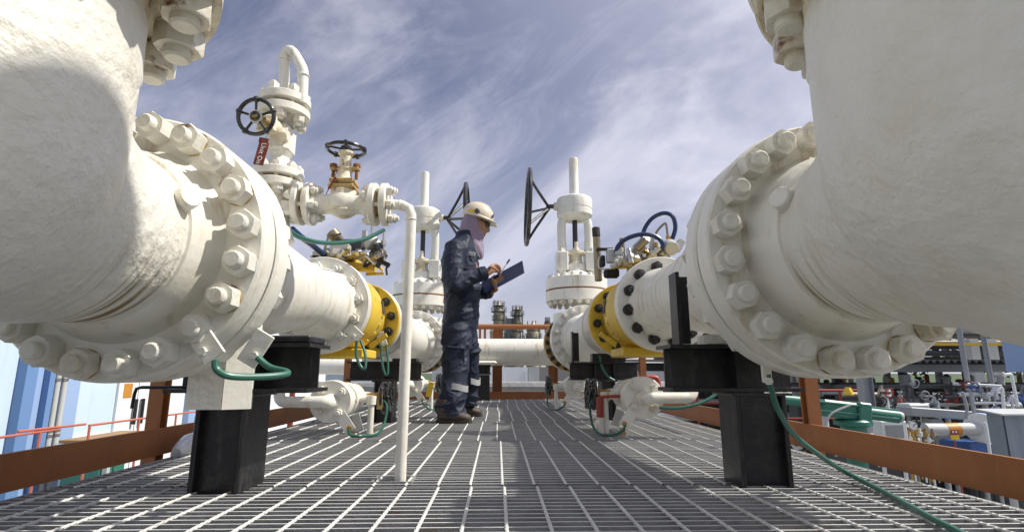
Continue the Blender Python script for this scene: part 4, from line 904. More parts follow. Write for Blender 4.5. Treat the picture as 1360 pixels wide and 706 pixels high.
for k, (z, y, r_, mt, lb) in enumerate(((.055, 12, .07, 'grey_paint', 'upper grey pipe crossing in front of the open shed'), (-.30, 12.4, .05, 'pale_grey', 'thinner pale pipe below the grey one in front of the shed'), (-.62, 12.2, .09, 'wall_white', 'low white pipe at the foot of the open shed'))):
    tag(MB().cyl((3.6, y, z), (18, y, z), r_, 14).build('rack_pipe', mt, loc=(8, y, z)), lb, 'pipe')
# two slim leaning posts in front of the roof, yellow cable tray
for u, lb in ((1279, 'left'), (1310, 'right')):
    q = at(u, 470, 9.2); tag(MB().cyl((q.x, 9.2, GZ), (q.x, 9.2, 1.9), .042, 12).build('light_pole', 'grey_paint', loc=(q.x, 9.2, GZ)), 'slim grey pole before the shed roof, %s of the pair' % lb, 'pole')
q = at(1300, 457, 22); tag(MB().box((q.x, 22, q.z), (9, .3, .10)).build('cable_tray', 'yellow_tag', loc=(q.x, 22, q.z)), 'yellow cable tray above the shed roof', 'tray')
q = at(1300, 450, 22.2); tag(MB().box((q.x, 22.3, q.z+.1), (9, .3, .12)).build('cable_tray', 'dark_grey', loc=(q.x, 22.3, q.z)), 'dark cable tray above the yellow one behind the shed', 'tray')
for u in (1292, 1316): q = at(u, 465, 23); tag(MB().box((q.x, 23, q.z-1.5), (.38, .3, 4.0)).build('tray_pillar', 'wall_white', loc=(q.x, 23, q.z-3)), 'white pillar behind the shed roof, %s one' % ('left' if u < 1300 else 'right'), 'pillar')
q = at(1352, 470, 8.5); tag(MB().box((q.x+.45, 8.5, .9), (.9, .5, 1.1)).box((q.x+.30, 8.5, -1.1), (.25, .3, 2.9)).build('blue_hopper', 'wall_blue', loc=(q.x, 8.5, GZ)), 'blue steel casing at the far right edge under the elbow', 'casing')
tag(MB().box((at(1150, 520, 8).x, 8, -.9), (.16, .012, 3.0)).box((at(1150, 520, 8).x-.075, 8, -.9), (.012, .14, 3.0)).box((at(1150, 520, 8).x+.075, 8, -.9), (.012, .14, 3.0)).build('steel_column', 'grey_paint', loc=(at(1150, 520, 8).x, 8, GZ)), 'grey steel column left of the plant pumps, behind the green actuator', 'column')
# green quarter-turn actuator
Y = 6.0
t = thing('green_actuator', 'green horizontal valve actuator beyond the right toe board', 'actuator', (3.95, Y, -1))
MB().cyl(at(1040, 530, Y), at(1086, 535, Y), .055, 20).build('spring_rod', 'green_machine', t)
MB().box(at(1110, 543, Y), (.42, .26, .18), Matrix.Rotation(R(7), 3, 'Y'), .02).build('scotch_yoke_box', 'green_machine', t)
MB().box(at(1137, 547, Y), (.14, .34, .22), Matrix.Rotation(R(7), 3, 'Y'), .015).build('end_plate', 'green_machine', t)
MB().cyl(at(1135, 546, Y-.05), at(1192, 553, Y-.05), .068, 24).build('cylinder', 'green_machine', t)
MB().cyl(at(1190, 552.5, Y-.05), at(1197, 553.5, Y-.05), .055, 20).build('end_cap', 'pale_grey', t)
for dz in (-.045, .045): MB().cyl(at(1085, 538, Y-.15)+Vector((0, 0, dz)), at(1193, 550, Y-.15)+Vector((0, 0, dz)), .010, 8).build('tie_rod', 'green_machine', t)
q = at(1132, 556, Y); MB().lathe([(.17, 0), (.19, -.02), (.19, -.06), (.13, -.08), (.12, -.20), (.17, -.22), (.17, -.30), (.10, -.32), (.10, -1.6)], (q.x, Y, q.z), (0, 0, 1), 28).build('mounting_neck', 'green_machine', t)
q = at(1127, 524, Y); MB().lathe([(.05, 0), (.05, .03), (.035, .06), (.03, .08)], (q.x, Y, q.z), (0, 0, 1), 16).build('indicator_dome', 'yellow_tag', t)
MB().tube([at(1082, 540, Y-.2), at(1088, 552, Y-.2), at(1092, 570, Y-.2)], .012, 8, smooth=3).tube([at(1098, 560, Y-.25), at(1105, 548, Y-.25), at(1130, 537, Y-.25)], .012, 8, smooth=4).build('air_tube', 'steel', t)
# grey skid with trough, brace, instruments
def flanged(b, p, q, r, fr, n=20):
    p = Vector(p); q = Vector(q); d = (q-p).normalized(); b.cyl(p, q, r, n); b.cyl(p, p+d*.035, fr, n); b.cyl(q-d*.035, q, fr, n); return b
t = thing('grey_trough', 'grey steel trough on diagonal brace among the plant pipes', 'trough', at(1240, 560, 7.5))
MB().box(at(1240, 548, 7.5), (.85, .3, .12), Matrix.Rotation(R(4), 3, 'Y'), .01).build('tray', 'grey_paint', t)
MB().box(at(1213, 542, 7.6), (.3, .25, .14), None, .02).build('cover', 'pale_grey', t)
MB().poly([at(1237, 556, 7.4), at(1250, 556, 7.4), at(1280, 592, 7.4), at(1280, 604, 7.4), at(1262, 600, 7.4), at(1237, 566, 7.4)], (0, .15, 0)).build('brace', 'grey_paint', t)
t = thing('banded_pipe', 'white pipe with orange band and round flange beside blue pump', 'pipe', at(1260, 570, 7))
MB().cyl(at(1228, 570, 7), at(1255, 570, 7), .078, 24).build('end_section', 'pale_grey', t)
MB().cyl(at(1255, 570, 7), at(1272, 569.5, 7), .081, 24).build('orange_band', 'orange_band', t)
MB().cyl(at(1272, 569.5, 7), at(1298, 569, 7), .078, 24).build('pipe_wall', 'pale_grey', t)
fl = MB().disc(.19, 0, .06, at(1305, 568, 7), (-.8, -.6, 0), 32, .006).build('flange', 'wall_white', t)
bolts(fl, at(1305, 568, 7)+Vector((-.048, -.036, 0)), (-.8, -.6, 0), .155, 12, 0, tin)
t = thing('blue_pump', 'dark blue pump casing right of the white flange', 'pump', at(1318, 575, 7.2))
q = at(1318, 569, 7.2); MB().lathe([(.13, 0), (.24, .03), (.26, .12), (.26, .30), (.2, .38)], (q.x, 7.2, q.z), (.75, .5, 0), 28).build('casing', 'blue_paint', t)
q = at(1312, 592, 7.2); MB().box((q.x, 7.2, q.z), (.9, .5, .14), None, .01).build('base_frame', 'blue_paint', t)
q = at(1280, 580, 7.6); MB().cyl((q.x-.3, 7.6, q.z), (q.x+.5, 7.6, q.z), .05, 14).build('shaft_cover', 'dark_grey', t)
t = thing('warning_sign', 'small red and yellow warning sign on a stick by the trough', 'sign', gnd(1268, 590, -1))
q = at(1268, 577, 6.6); MB().box((q.x, 6.6, q.z+.03), (.10, .008, .055)).build('red_half', 'red_paint', t); MB().box((q.x, 6.6, q.z-.03), (.10, .008, .055)).build('yellow_half', 'yellow_tag', t); MB().cyl((q.x, 6.62, q.z-.9), (q.x, 6.62, q.z), .01, 8).build('stick', 'red_paint', t)
for dxx in (-.02, .02): MB().box((q.x+dxx, 6.594, q.z+.035), (.018, .003, .02)).build('mark', 'letter_white', t)
t = thing('pressure_gauge', 'round pressure gauge with white face above brass fittings', 'gauge', at(1213, 575, 6.2))
q = at(1213, 565, 6.2); MB().cyl((q.x, 6.2, q.z), (q.x, 6.24, q.z), .05, 24).build('case', 'steel', t); MB().cyl((q.x, 6.197, q.z), (q.x, 6.205, q.z), .043, 24).build('dial', 'wall_white', t); MB().box((q.x+.01, 6.194, q.z+.01), (.045, .003, .006), Matrix.Rotation(R(-40), 3, 'Y')).build('needle', 'black_rubber', t); MB().cyl((q.x, 6.22, q.z-.30), (q.x, 6.22, q.z-.04), .012, 8).build('stem', 'brass', t)
t = thing('instrument_box', 'grey box with glass front left of the gauge', 'box', at(1185, 580, 6.2))
q = at(1186, 572, 6.2); MB().box((q.x, 6.25, q.z), (.30, .15, .22), None, .008).build('case', 'wall_white', t); MB().box((q.x, 6.172, q.z), (.20, .01, .14)).build('window_pane', 'grey_paint', t)
for dxx in (-.12, .12): MB().box((q.x+dxx, 6.25, q.z-.9), (.03, .03, 1.6)).build('leg', 'wall_white', t)
t = thing('corrugated_cabinet', 'pale grey corrugated cabinet cut off by the right edge', 'cabinet', at(1345, 600, 5))
q = at(1333, 551, 5); w_ = .75
cb = MB(); nn = 20
for j, z in enumerate((q.z-.46, q.z)):
    for k in range(nn+1): cb.v.append(Vector((q.x+w_*k/nn, 5+(.012 if (k//2) % 2 else 0), z)))
for k in range(nn): cb.f.append([k, k+1, nn+2+k, nn+1+k]); cb.mi.append(0)
cb.box((q.x+w_/2, 5.10, q.z-.23), (w_, .16, .455)).build('case', 'blue_grey', t, sharp=10)
MB().poly([(q.x-.07, 4.94, q.z+.0), (q.x+w_+.1, 4.94, q.z+.0), (q.x+w_+.1, 5.22, q.z+.03), (q.x-.07, 5.22, q.z+.03)], (0, 0, .015)).build('lid', 'pale_grey', t)
for dxx in (.05, .6): MB().cyl((q.x+dxx, 5.1, GZ), (q.x+dxx, 5.1, q.z-.45), .03, 10).build('leg', 'pale_grey', t)
t = thing('lamp_fixture', 'long white lamp fixture on a frame before the shed', 'lamp', at(1298, 512, 9))
q = at(1298, 511, 9); MB().box((q.x, 9, q.z), (.72, .16, .05), Matrix.Rotation(R(3), 3, 'Y'), .01).build('housing', 'wall_white', t); MB().cyl((q.x-.2, 9.05, GZ), (q.x-.2, 9.05, q.z), .025, 8).build('stand', 'grey_paint', t)
for k, (us, lb) in enumerate(((((1334, 500), (1336, 497), (1342, 497), (1344, 502), (1352, 540)), 'hook-shaped white vent pipe by the right edge'), (((1325, 520), (1326, 517), (1331, 517), (1334, 560)), 'bent thin white pipe left of the hook pipe'), (((1307, 560), (1310, 570), (1316, 610)), 'thin white pole in front of the round white flange'), (((1322, 600), (1323, 590), (1330, 588), (1338, 588)), 'short white elbow pipe under the pump'), (((1283, 556), (1284, 540), (1278, 520)), 'grey leaning pipe over the banded pipe'))):
    Yk = 6.4; P = [at(u, v, Yk) for u, v in us]; tag(MB().tube(P, .017, 10, smooth=4).build('vent_pipe', 'wall_white' if k < 4 else 'grey_paint', loc=P[-1]), lb, 'pipe')
q = at(1327, 583, 6.2); b = MB().lathe([(.03, -.06), (.05, -.04), (.03, -.02), (.03, .02), (.05, .04), (.03, .06)], q, (1, 0, 0), 16).cyl(q, q+Vector((0, 0, .10)), .018, 10).torus(q+Vector((0, 0, .10)), (0, 0, 1), .05, .008, 16, 6)
tag(b.build('small_valve', 'pale_grey', loc=q), 'small pale valve with wheel under the blue pump', 'valve')
# pump units: casing, motor, base, suction and discharge pipes -- each its own thing
def pump_unit(u, v, Y, k, mats, label):
    q = at(u, v, Y); t = thing('pump_unit', label, 'pump', (q.x, Y, GZ))
    sgn = -1 if k % 2 else 1
    m = MB().lathe([(.10, 0), (.12, .02), (.12, .30), (.09, .36), (.04, .40)], (q.x+sgn*.1, Y, q.z), (sgn, .3, 0), 20)
    for j in range(5): m.torus((q.x+sgn*(.14+.045*j), Y+.3*(.04+.045*j), q.z), (sgn, .3, 0), .122, .006, 20, 5)
    m.build('motor', mats[0], t)
    MB().lathe([(.06, -.05), (.15, -.03), (.16, .05), (.10, .09)], (q.x, Y, q.z), (sgn, .3, 0), 20).build('casing', mats[1], t)
    flanged(MB(), (q.x-.02, Y, q.z+.10), (q.x-.02, Y, q.z+.42), .05, .085).build('discharge_pipe', mats[2], t)
    flanged(MB(), (q.x-sgn*.05, Y-.02, q.z), (q.x-sgn*.55, Y-.17, q.z), .055, .095).build('suction_pipe', mats[2], t)
    MB().box((q.x+sgn*.1, Y+.05, (q.z-.16+GZ)/2), (.75, .35, q.z-.16-GZ), None, .02).build('base_frame', mats[3], t)
    MB().torus((q.x-sgn*.30, Y-.12, q.z+.16), (0, .3, 1), .07, .010, 18, 6).cyl((q.x-sgn*.30, Y-.10, q.z+.04), (q.x-sgn*.30, Y-.12, q.z+.16), .012, 8).build('valve_wheel', 'black_wheel' if k % 3 else 'red_paint', t)
PU = [(1100, 585, 7.6, ('grey_paint', 'dark_grey', 'pale_grey', 'dark_grey'), 'pale pump unit left of the green actuator neck'),
      (1160, 588, 7.9, ('blue_paint', 'grey_paint', 'pale_grey', 'dark_grey'), 'blue pump unit right of the green actuator neck'),
      (1185, 545, 9.6, ('dark_grey', 'grey_paint', 'grey_paint', 'dark_grey'), 'grey pump unit behind the actuator end cap'),
      (1228, 535, 9.8, ('grey_paint', 'pale_grey', 'dark_grey', 'dark_grey'), 'pale pump unit above the grey trough'),
      (1262, 530, 10.2, ('dark_grey', 'grey_paint', 'grey_paint', 'dark_grey'), 'grey pump unit under the lamp fixture'),
      (1300, 540, 9.2, ('dark_grey', 'grey_paint', 'pale_grey', 'dark_grey'), 'dark pump unit behind the banded pipe'),
      (1335, 530, 9.4, ('blue_paint', 'pale_grey', 'pale_grey', 'dark_grey'), 'blue pump unit above the corrugated cabinet'),
      (1085, 520, 10.5, ('grey_paint', 'pale_grey', 'wall_white', 'dark_grey'), 'far grey pump unit behind the brown right post')]
for k, (u, v, Y, mats, lb) in enumerate(PU): pump_unit(u, v, Y, k, mats, lb)
for k in range(9):
    u = 1205+k*4.2+random.uniform(-1, 1); q = at(u, random.uniform(575, 588), 6.3); b = MB().hexn(q, (0, 0, 1), .028, .05).cyl(q+Vector((0, 0, .05)), q+Vector((0, 0, .09)), .014, 8).cyl(q-Vector((.05, 0, -.02)), q+Vector((.05, 0, .02)), .012, 8).cyl(q-Vector((0, 0, .5)), q, .010, 8)
    tag(b.build('pipe_fitting', ('brass', 'wall_white', 'tarnished')[k % 3], loc=q), 'small %s fitting under the round gauge, %s in the row' % (('brass', 'white', 'dull bronze')[k % 3], ORD[k]), 'fitting', '%s fittings under the gauge' % ('brass', 'white', 'bronze')[k % 3])
for k in range(5):
    u = 1160+k*6; q = at(u, 560, 6.4); b = MB().cyl((q.x, 6.4, q.z-.5), (q.x, 6.4, q.z+.08), .014, 8).hexn((q.x, 6.4, q.z), (0, 0, 1), .03, .05).torus((q.x, 6.38, q.z+.02), (0, 1, 0), .035, .007, 14, 5)
    tag(b.build('sample_valve', 'blue_paint' if k % 2 else 'steel', loc=q), '%s upright sample valve left of the grey box, %s from the left' % ('blue' if k % 2 else 'steel', ORD[k]), 'valve', '%s sample valves by the grey box' % ('blue' if k % 2 else 'steel'))
t = thing('pipe_manifold', 'dense thicket of thin pipes and valves under the shed eave', 'pipes', (9, 8.8, GZ))
for k in range(34):
    u = 1150+k*5.7+random.uniform(-2, 2); q = at(u, random.uniform(520, 545), random.uniform(8.3, 9.3)); r_ = random.uniform(.012, .035); mt = random.choice(['grey_paint', 'pale_grey', 'dark_grey', 'wall_white', 'tank_steel', 'dark_grey'])
    top = q.z+random.uniform(0, .25)
    if k % 3: MB().cyl((q.x, q.y, GZ), (q.x, q.y, top), r_, 10).cyl((q.x, q.y, top-.1), (q.x, q.y, top-.07), r_*2.1, 12).cyl((q.x, q.y, top-.03), (q.x, q.y, top), r_*2.1, 12).build('riser_tube', mt, t)
    else: MB().tube([(q.x-.35, q.y, top-.12), (q.x+.2, q.y, top-.12), (q.x+.26, q.y, top-.17), (q.x+.26, q.y, GZ)], r_, 10, smooth=2).build('bent_tube', mt, t)
    if k % 2: MB().torus((q.x, q.y-.08, top-.05), (0, 1, .2), .065, .010, 16, 6).lathe([(.03, -.04), (.045, 0), (.03, .04)], (q.x, q.y-.02, top-.05), (0, 1, 0), 12).build('valve_wheel', random.choice(['red_paint', 'black_wheel', 'blue_paint', 'grey_paint']), t)
for z in (.10, -.08, -.28, -.5): MB().box((9.6, 9.35, z), (7.5, .05, .05)).build('cross_beam', 'dark_grey', t)
t = thing('plant_railing', 'red railing behind the brown post on the right', 'railing', (4.6, 9, GZ))
for z in (.05, -.15, -.4): MB().cyl((3.2, 9.0, z), (6.2, 9.0, z), .022, 8).build('rail', 'red_paint', t)
for k in range(7): MB().cyl((3.3+.48*k, 9.0, GZ), (3.3+.48*k, 9.0, .05), .022, 8).build('post', 'red_paint', t)
t = thing('red_pipe', 'bent red pipe under the right yellow valve', 'pipe', at(872, 520, 5.6))
MB().tube([at(845, 502, 5.6), at(850, 501, 5.6), at(868, 501, 5.6), at(874, 506, 5.6), at(874, 530, 5.6)], .028, 12, smooth=3).build('pipe_wall', 'red_paint', t)

t = thing('pipe_rack', 'tall dark steel pipe rack behind the shed roof', 'rack', (22, 24, GZ))
for z in (.95, 1.45, 1.95, 2.5, 3.1): MB().box((20, 24, z), (26, .35, .16)).build('beam', 'dark_grey', t)
for k in range(11): MB().box((8+2.4*k, 24.2, .6), (.2, .2, 6)).build('column', 'dark_grey', t)
for k, (z, r_) in enumerate(((1.12, .09), (1.15, .13), (1.63, .1), (2.12, .14), (2.7, .12), (3.3, .12))): MB().cyl((7, 23.7-.1*(k % 3), z+r_*.2), (33, 23.7-.1*(k % 3), z+r_*.2), r_, 12).build('rack_line', ('grey_paint', 'dark_grey', 'tank_steel')[k % 3], t)
# trees far behind the shed and the wall
def tree(x, y, h, r, label, grp):
    t = thing('tree', label, 'tree', (x, y, GZ), grp)
    tr = MB().tube([(x, y, GZ), (x+.1, y, GZ+h*.4), (x-.1, y, GZ+h*.7)], [.22, .16, .07], 8)
    for k in range(5): a = random.uniform(0, 6.28); tr.tube([(x, y, GZ+h*.4), (x+math.cos(a)*r*.6, y+math.sin(a)*r*.6, GZ+h*random.uniform(.6, .85))], [.09, .03], 6)
    tr.build('trunk', 'bark', t)
    c = MB(); cl = [(Vector((x+random.gauss(0, r*.45), y+random.gauss(0, r*.45), GZ+h*random.uniform(.4, .95))), random.uniform(.25, .5)*r) for _ in range(16)]
    for cc, cr in cl:
        for _ in range(80):
            d = Vector((random.gauss(0, 1), random.gauss(0, 1), random.gauss(0, 1))).normalized()*cr*random.uniform(.6, 1.05); p = cc+d
            s1 = Vector((random.uniform(-1, 1), random.uniform(-1, 1), random.uniform(-1, 1)))*.24; s2 = Vector((random.uniform(-1, 1), random.uniform(-1, 1), random.uniform(-1, 1)))*.24
            c.add([p, p+s1, p+s1+s2, p+s2], [(0, 1, 2, 3)])
    c.build('crown', 'leaf', t)
for k in range(9):
    x = 26+k*5.2+random.uniform(-1, 1); tree(x, 44+random.uniform(-3, 5), random.uniform(6.5, 8.5), random.uniform(3.0, 3.8), 'bushy green tree behind the plant shed, %s from the left' % ORD[k], 'trees behind the plant shed')
# ------------------------------------------------------------------ the worker
def V(*a): return Vector(a)
person = thing('person', 'worker in navy coverall, white helmet and mauve headscarf reading a clipboard', 'person', (-.27, 4.1, 0))
def hsec(u, v, Y, rx, ry): return (at(u, v, Y), (1, 0, 0), rx, (0, 1, 0), ry)
b = MB()
YB = 4.12
b.loft([hsec(611, 446, YB, .10, .15), hsec(611, 436, YB, .128, .180), hsec(612, 420, YB, .136, .190), hsec(613, 405, YB, .134, .180), hsec(614, 390, YB, .138, .178), hsec(613, 370, YB, .145, .190), hsec(611, 350, YB, .146, .200), hsec(611, 336, YB, .132, .205), hsec(613, 326, YB, .112, .185), hsec(617, 318, YB, .085, .120), hsec(621, 311, YB, .062, .070), hsec(624, 303, YB, .055, .058)], 28)
# legs (loose trousers)
def leg(pts):
    b.loft([hsec(*p) for p in pts], 22)
near_leg = [(607, 430, 4.03, .105, .105), (606, 450, 4.01, .112, .105), (606, 470, 3.98, .105, .098), (606, 488, 3.95, .098, .092), (604, 505, 3.92, .092, .088), (601, 522, 3.89, .096, .090), (599, 536, 3.87, .104, .094), (599, 546, 3.86, .106, .094), (600, 551, 3.86, .098, .088)]
far_leg = [(615, 430, 4.20, .105, .10), (618, 455, 4.23, .108, .098), (621, 475, 4.26, .098, .09), (621, 492, 4.29, .092, .086), (620, 510, 4.32, .088, .084), (618, 526, 4.35, .092, .086), (618, 536, 4.36, .094, .086), (618, 540, 4.36, .085, .078)]
leg(near_leg); leg(far_leg)
sh_n, el_n, wr_n = at(604, 332, 3.94), at(600, 375, 3.86), at(646, 362, 3.93)
sh_f, el_f, wr_f = at(616, 332, 4.30), at(623, 384, 4.36), at(651, 388, 4.24)
b.tube([sh_n+V(.02, .10, .02), sh_n, sh_n*.5+el_n*.5, el_n+V(.005, 0, .02), el_n+V(.03, 0, -.005), el_n*.55+wr_n*.45, el_n*.12+wr_n*.88], [.07, .082, .074, .068, .066, .060, .054], 16, smooth=4)
b.tube([sh_f+V(0, -.10, .02), sh_f, sh_f*.5+el_f*.5, el_f+V(.005, 0, .02), el_f+V(.03, 0, 0), el_f*.55+wr_f*.45, el_f*.12+wr_f*.88], [.07, .080, .072, .066, .064, .058, .052], 16, smooth=4)
# head, tilted forward
hc = at(632.5, 296, YB); RT = Matrix.Rotation(R(17), 3, 'Y')
def hd(dx, dz, rx, ry): return (hc+RT @ V(dx, 0, dz), RT @ V(1, 0, 0), rx, V(0, 1, 0), ry)
b.loft([hd(.035, -.120, .030, .028), hd(.030, -.108, .052, .044), hd(.018, -.080, .078, .060), hd(.010, -.045, .090, .068), hd(.002, -.005, .096, .074), hd(-.004, .040, .099, .076), hd(-.008, .085, .085, .066), hd(-.01, .115, .045, .036)], 24)
b.tube([hc+RT @ V(.090, 0, .010), hc+RT @ V(.112, 0, -.030), hc+RT @ V(.092, 0, -.042)], [.010, .015, .011], 8, smooth=3)
for dz in (-.066, -.080): b.tube([hc+RT @ V(.082, -.018, dz), hc+RT @ V(.097, 0, dz), hc+RT @ V(.082, .018, dz)], .0065, 8, smooth=3)
# hands: palm + five fingers each
hand_pts = []
def finger(pts, r0, r1):
    n = len(pts); b.tube(pts, [r0+(r1-r0)*k/(n-1) for k in range(n)], 8, smooth=3); hand_pts.extend(pts)
# near hand writes: palm forward-up from the wrist, fingers curled over the pen
pn0, pn1 = wr_n, at(655, 356, 3.96)
dn = (pn1-pn0).normalized(); un = V(0, 0, 1); sn = V(0, 1, 0)
b.loft([(el_n*.16+wr_n*.84, un, .030, sn, .026), (wr_n, un, .027, sn, .024), (wr_n+dn*.03, un, .040, sn, .022), (pn1, un, .040, sn, .018), (pn1+dn*.012, un, .034, sn, .014)], 14); hand_pts += [wr_n, pn1, wr_n+dn*.03]
for k, (dz, L) in enumerate(((.026, .95), (.008, 1.05), (-.010, 1.0), (-.027, .82))):
    p0 = pn1+V(0, .004*k, dz); p1 = p0+V(.036, .012, .004)*L; p2 = p1+V(.022, .010, -.024)*L; p3 = p2+V(-.004, .002, -.022)*L
    finger([p0-dn*.015, p0, p1, p2, p3], .0100, .0075)
tb = wr_n+dn*.02+V(0, -.016, .02); finger([tb, tb+V(.026, -.014, .008), tb+V(.055, -.006, -.006), tb+V(.076, .006, -.022)], .0120, .0085)
# far hand carries the board from below
board_c = at(667, 369.5, 4.10)
pf1 = at(660, 384, 4.19)
df = (pf1-wr_f).normalized()
b.loft([(el_f*.16+wr_f*.84, un, .028, sn, .026), (wr_f, un, .025, sn, .025), (wr_f+df*.03, un, .022, sn, .040), (pf1, un, .018, sn, .042), (pf1+df*.012, un, .014, sn, .036)], 14); hand_pts += [wr_f, pf1]
# clipboard axes: long axis rises away from her, near edge dips towards the camera
bx = V(.875, 0, .485).normalized(); by0 = V(0, 1, -.26).normalized(); by = (by0-bx*by0.dot(bx)).normalized(); bz = bx.cross(by)
BR = Matrix((bx, by, bz)).transposed()
for k, (dy, L) in enumerate(((-.042, .82), (-.016, 1.0), (.010, 1.02), (.034, .92))):
    q0 = board_c+bx*(-.055)+by*(dy-.045)-bz*.016
    finger([pf1+V(0, dy*.6, 0), q0-bx*.02-bz*.010, q0, q0+bx*.036*L+bz*.002, q0+bx*.066*L+bz*.004], .0100, .0080)
q0 = board_c-bx*.085+by*(-.10)
finger([pf1+V(-.01, -.03, .0), q0-bz*.012, q0+bx*.02+by*(-.012)+bz*.004, q0+bx*.05+by*.002+bz*.012], .0115, .0085)
b.v = [Vector(p) for p in b.v]
me0 = b.mesh('body_raw', person['_b'], 180)
tmp = bpy.data.objects.new('body_raw', me0); col.objects.link(tmp)
md = tmp.modifiers.new('r', 'REMESH'); md.mode = 'VOXEL'; md.voxel_size = .0065; md.use_smooth_shade = True
md2 = tmp.modifiers.new('s', 'SMOOTH'); md2.iterations = 3; md2.factor = .5
dg = bpy.context.evaluated_depsgraph_get(); dg.update()
bme = bpy.data.meshes.new_from_object(tmp.evaluated_get(dg)); bpy.data.objects.remove(tmp)
bme.name = 'body'; bme.materials.clear()
for q in ('cloth', 'skin'): bme.materials.append(M[q])
base = Vector(person['_b'])
cuff_n, cuff_f = el_n*.10+wr_n*.90, el_f*.10+wr_f*.90; an = (wr_n-el_n).normalized(); af = (wr_f-el_f).normalized()
def is_skin(p):
    if p.z > at(624, 316, YB).z and (p-hc).length < .17: return True
    if (p-cuff_n).dot(an) > 0 and (p-pn1).length < .16 and p.y < 4.12: return True
    if (p-cuff_f).dot(af) > 0 and min((p-h).length for h in hand_pts[-12:]) < .06: return True
    return False
nrm = [v.normal.copy() for v in bme.vertices]
sk = [is_skin(v.co+base) for v in bme.vertices]
for i, v in enumerate(bme.vertices):                # cloth folds as real relief
    if sk[i]: continue
    p = v.co+base
    q = Vector((p.x*4+p.z*3, p.y*4, p.z*8-p.x*6)); a = max(0, 1-abs(mnoise.noise(q)*2.2))**1.3; c = mnoise.noise(p*8)
    knee = .6+.7*math.exp(-((p.z-.12)/.12)**2)+.5*math.exp(-((p.z-.50)/.10)**2)+.5*math.exp(-((p.z-.98)/.08)**2)+.6*math.exp(-((p-el_n).length/.12)**2)
    v.co += nrm[i]*((a-.48)*.017*knee+c*.005+.0075*knee*max(0, 1-abs(mnoise.noise(Vector((p.x*9+p.z*5, p.y*9, p.z*15-p.x*9)))*2.6))**2)
for p in bme.polygons:
    p.use_smooth = True; p.material_index = 1 if all(sk[i] for i in p.vertices) else 0
body = bpy.data.objects.new('body', bme); col.objects.link(body); body.parent = person; body['_b'] = tuple(base)
# cuffs, collar
for c_, a_, r_ in ((cuff_n, an, .053), (cuff_f, af, .051)):
    MB().lathe([(r_*.80, .030), (r_, .024), (r_*1.05, .0), (r_*1.03, -.03), (r_*.85, -.035)], c_, a_, 20).build('cuff', 'cloth', person)
MB().loft([hsec(616, 322, YB, .092, .118), hsec(619, 315, YB, .088, .098), hsec(620, 309, YB, .084, .090), hsec(620, 308.5, YB, .072, .080), hsec(619, 315, YB, .070, .085)], 26).build('collar', 'cloth', person)
# headscarf round head, neck and chest
sc_ = MB(); S = []
for dx, dz, rx, ry in ((-.030, .050, .082, .088), (-.030, .010, .080, .092), (-.028, -.030, .085, .092), (-.012, -.065, .098, .088), (-.010, -.095, .104, .082)): S.append(hd(dx, dz, rx, ry))
S += [hsec(624, 318, YB, .100, .082), hsec(626, 326, YB, .096, .086), hsec(629, 333, YB-.01, .078, .080), hsec(634, 340, YB-.02, .045, .050), hsec(637, 344, YB-.03, .012, .018)]
sc_.loft(S, 40)
for i, p in enumerate(sc_.v):
    k = i % 40; a = 2*PI*k/40; d = Vector((math.cos(a), math.sin(a), 0)); sc_.v[i] = p+d*(.006*math.sin(a*7+p.z*40)+.004*mnoise.noise(p*25))
scarf = sc_.build('headscarf', 'scarf', person, sharp=60)
# helmet
hm = hc+RT @ V(-.004, 0, .045); H2 = Matrix.Rotation(R(17), 3, 'Y')
def hs(dx, dz, rx, ry): return (hm+H2 @ V(dx, 0, dz), H2 @ V(1, 0, 0), rx, V(0, 1, 0), ry)
hl = MB().loft([hs(.002, -.012, .124, .102), hs(.002, .0, .130, .108), hs(.0, .035, .128, .106), hs(-.002, .070, .115, .096), hs(-.004, .098, .088, .075), hs(-.005, .114, .050, .044), hs(-.005, .120, .012, .012)], 40).build('helmet', 'helmet_shell', person, sharp=60)
MB().loft([hs(.010, -.018, .140, .112), hs(.022, -.012, .148, .114), hs(.016, -.004, .140, .112), hs(.006, .004, .128, .105)], 40).poly([hm+H2 @ V(.10, -.075, -.016), hm+H2 @ V(.165, -.035, -.022), hm+H2 @ V(.172, 0, -.023), hm+H2 @ V(.165, .035, -.022), hm+H2 @ V(.10, .075, -.016)], H2 @ V(0, 0, .008)).build('brim', 'helmet_shell', hl)
MB().tube([hm+H2 @ V(-.08, 0, .105), hm+H2 @ V(-.02, 0, .124), hm+H2 @ V(.05, 0, .113), hm+H2 @ V(.10, 0, .075)], [.006, .010, .010, .005], 8, smooth=4).build('crest', 'helmet_shell', hl)
MB().lathe([(.020, 0), (.020, .010), (.012, .016)], hm+H2 @ V(-.005, -.106, .022), (0, -1, 0), 16).build('side_knob', 'dark_grey', hl)
MB().poly([hm+H2 @ V(-.075, -.093, .004), hm+H2 @ V(-.03, -.108, .004), hm+H2 @ V(-.03, -.1085, .026), hm+H2 @ V(-.075, -.0935, .02)], (0, -.004, 0)).build('side_sticker', 'yellow_tag', hl)
for s_, e_ in (((.108, -.062, .022), (.122, -.036, .022)),):
    a_, c_ = V(*s_), V(*e_); m_ = (a_+c_)/2+V(.002, -.002, .034); e1 = H2 @ V(.006, -.008, .0)
    MB().poly([hm+H2 @ a_, hm+H2 @ c_, hm+H2 @ m_], e1).build('emblem', 'navy_board', hl)
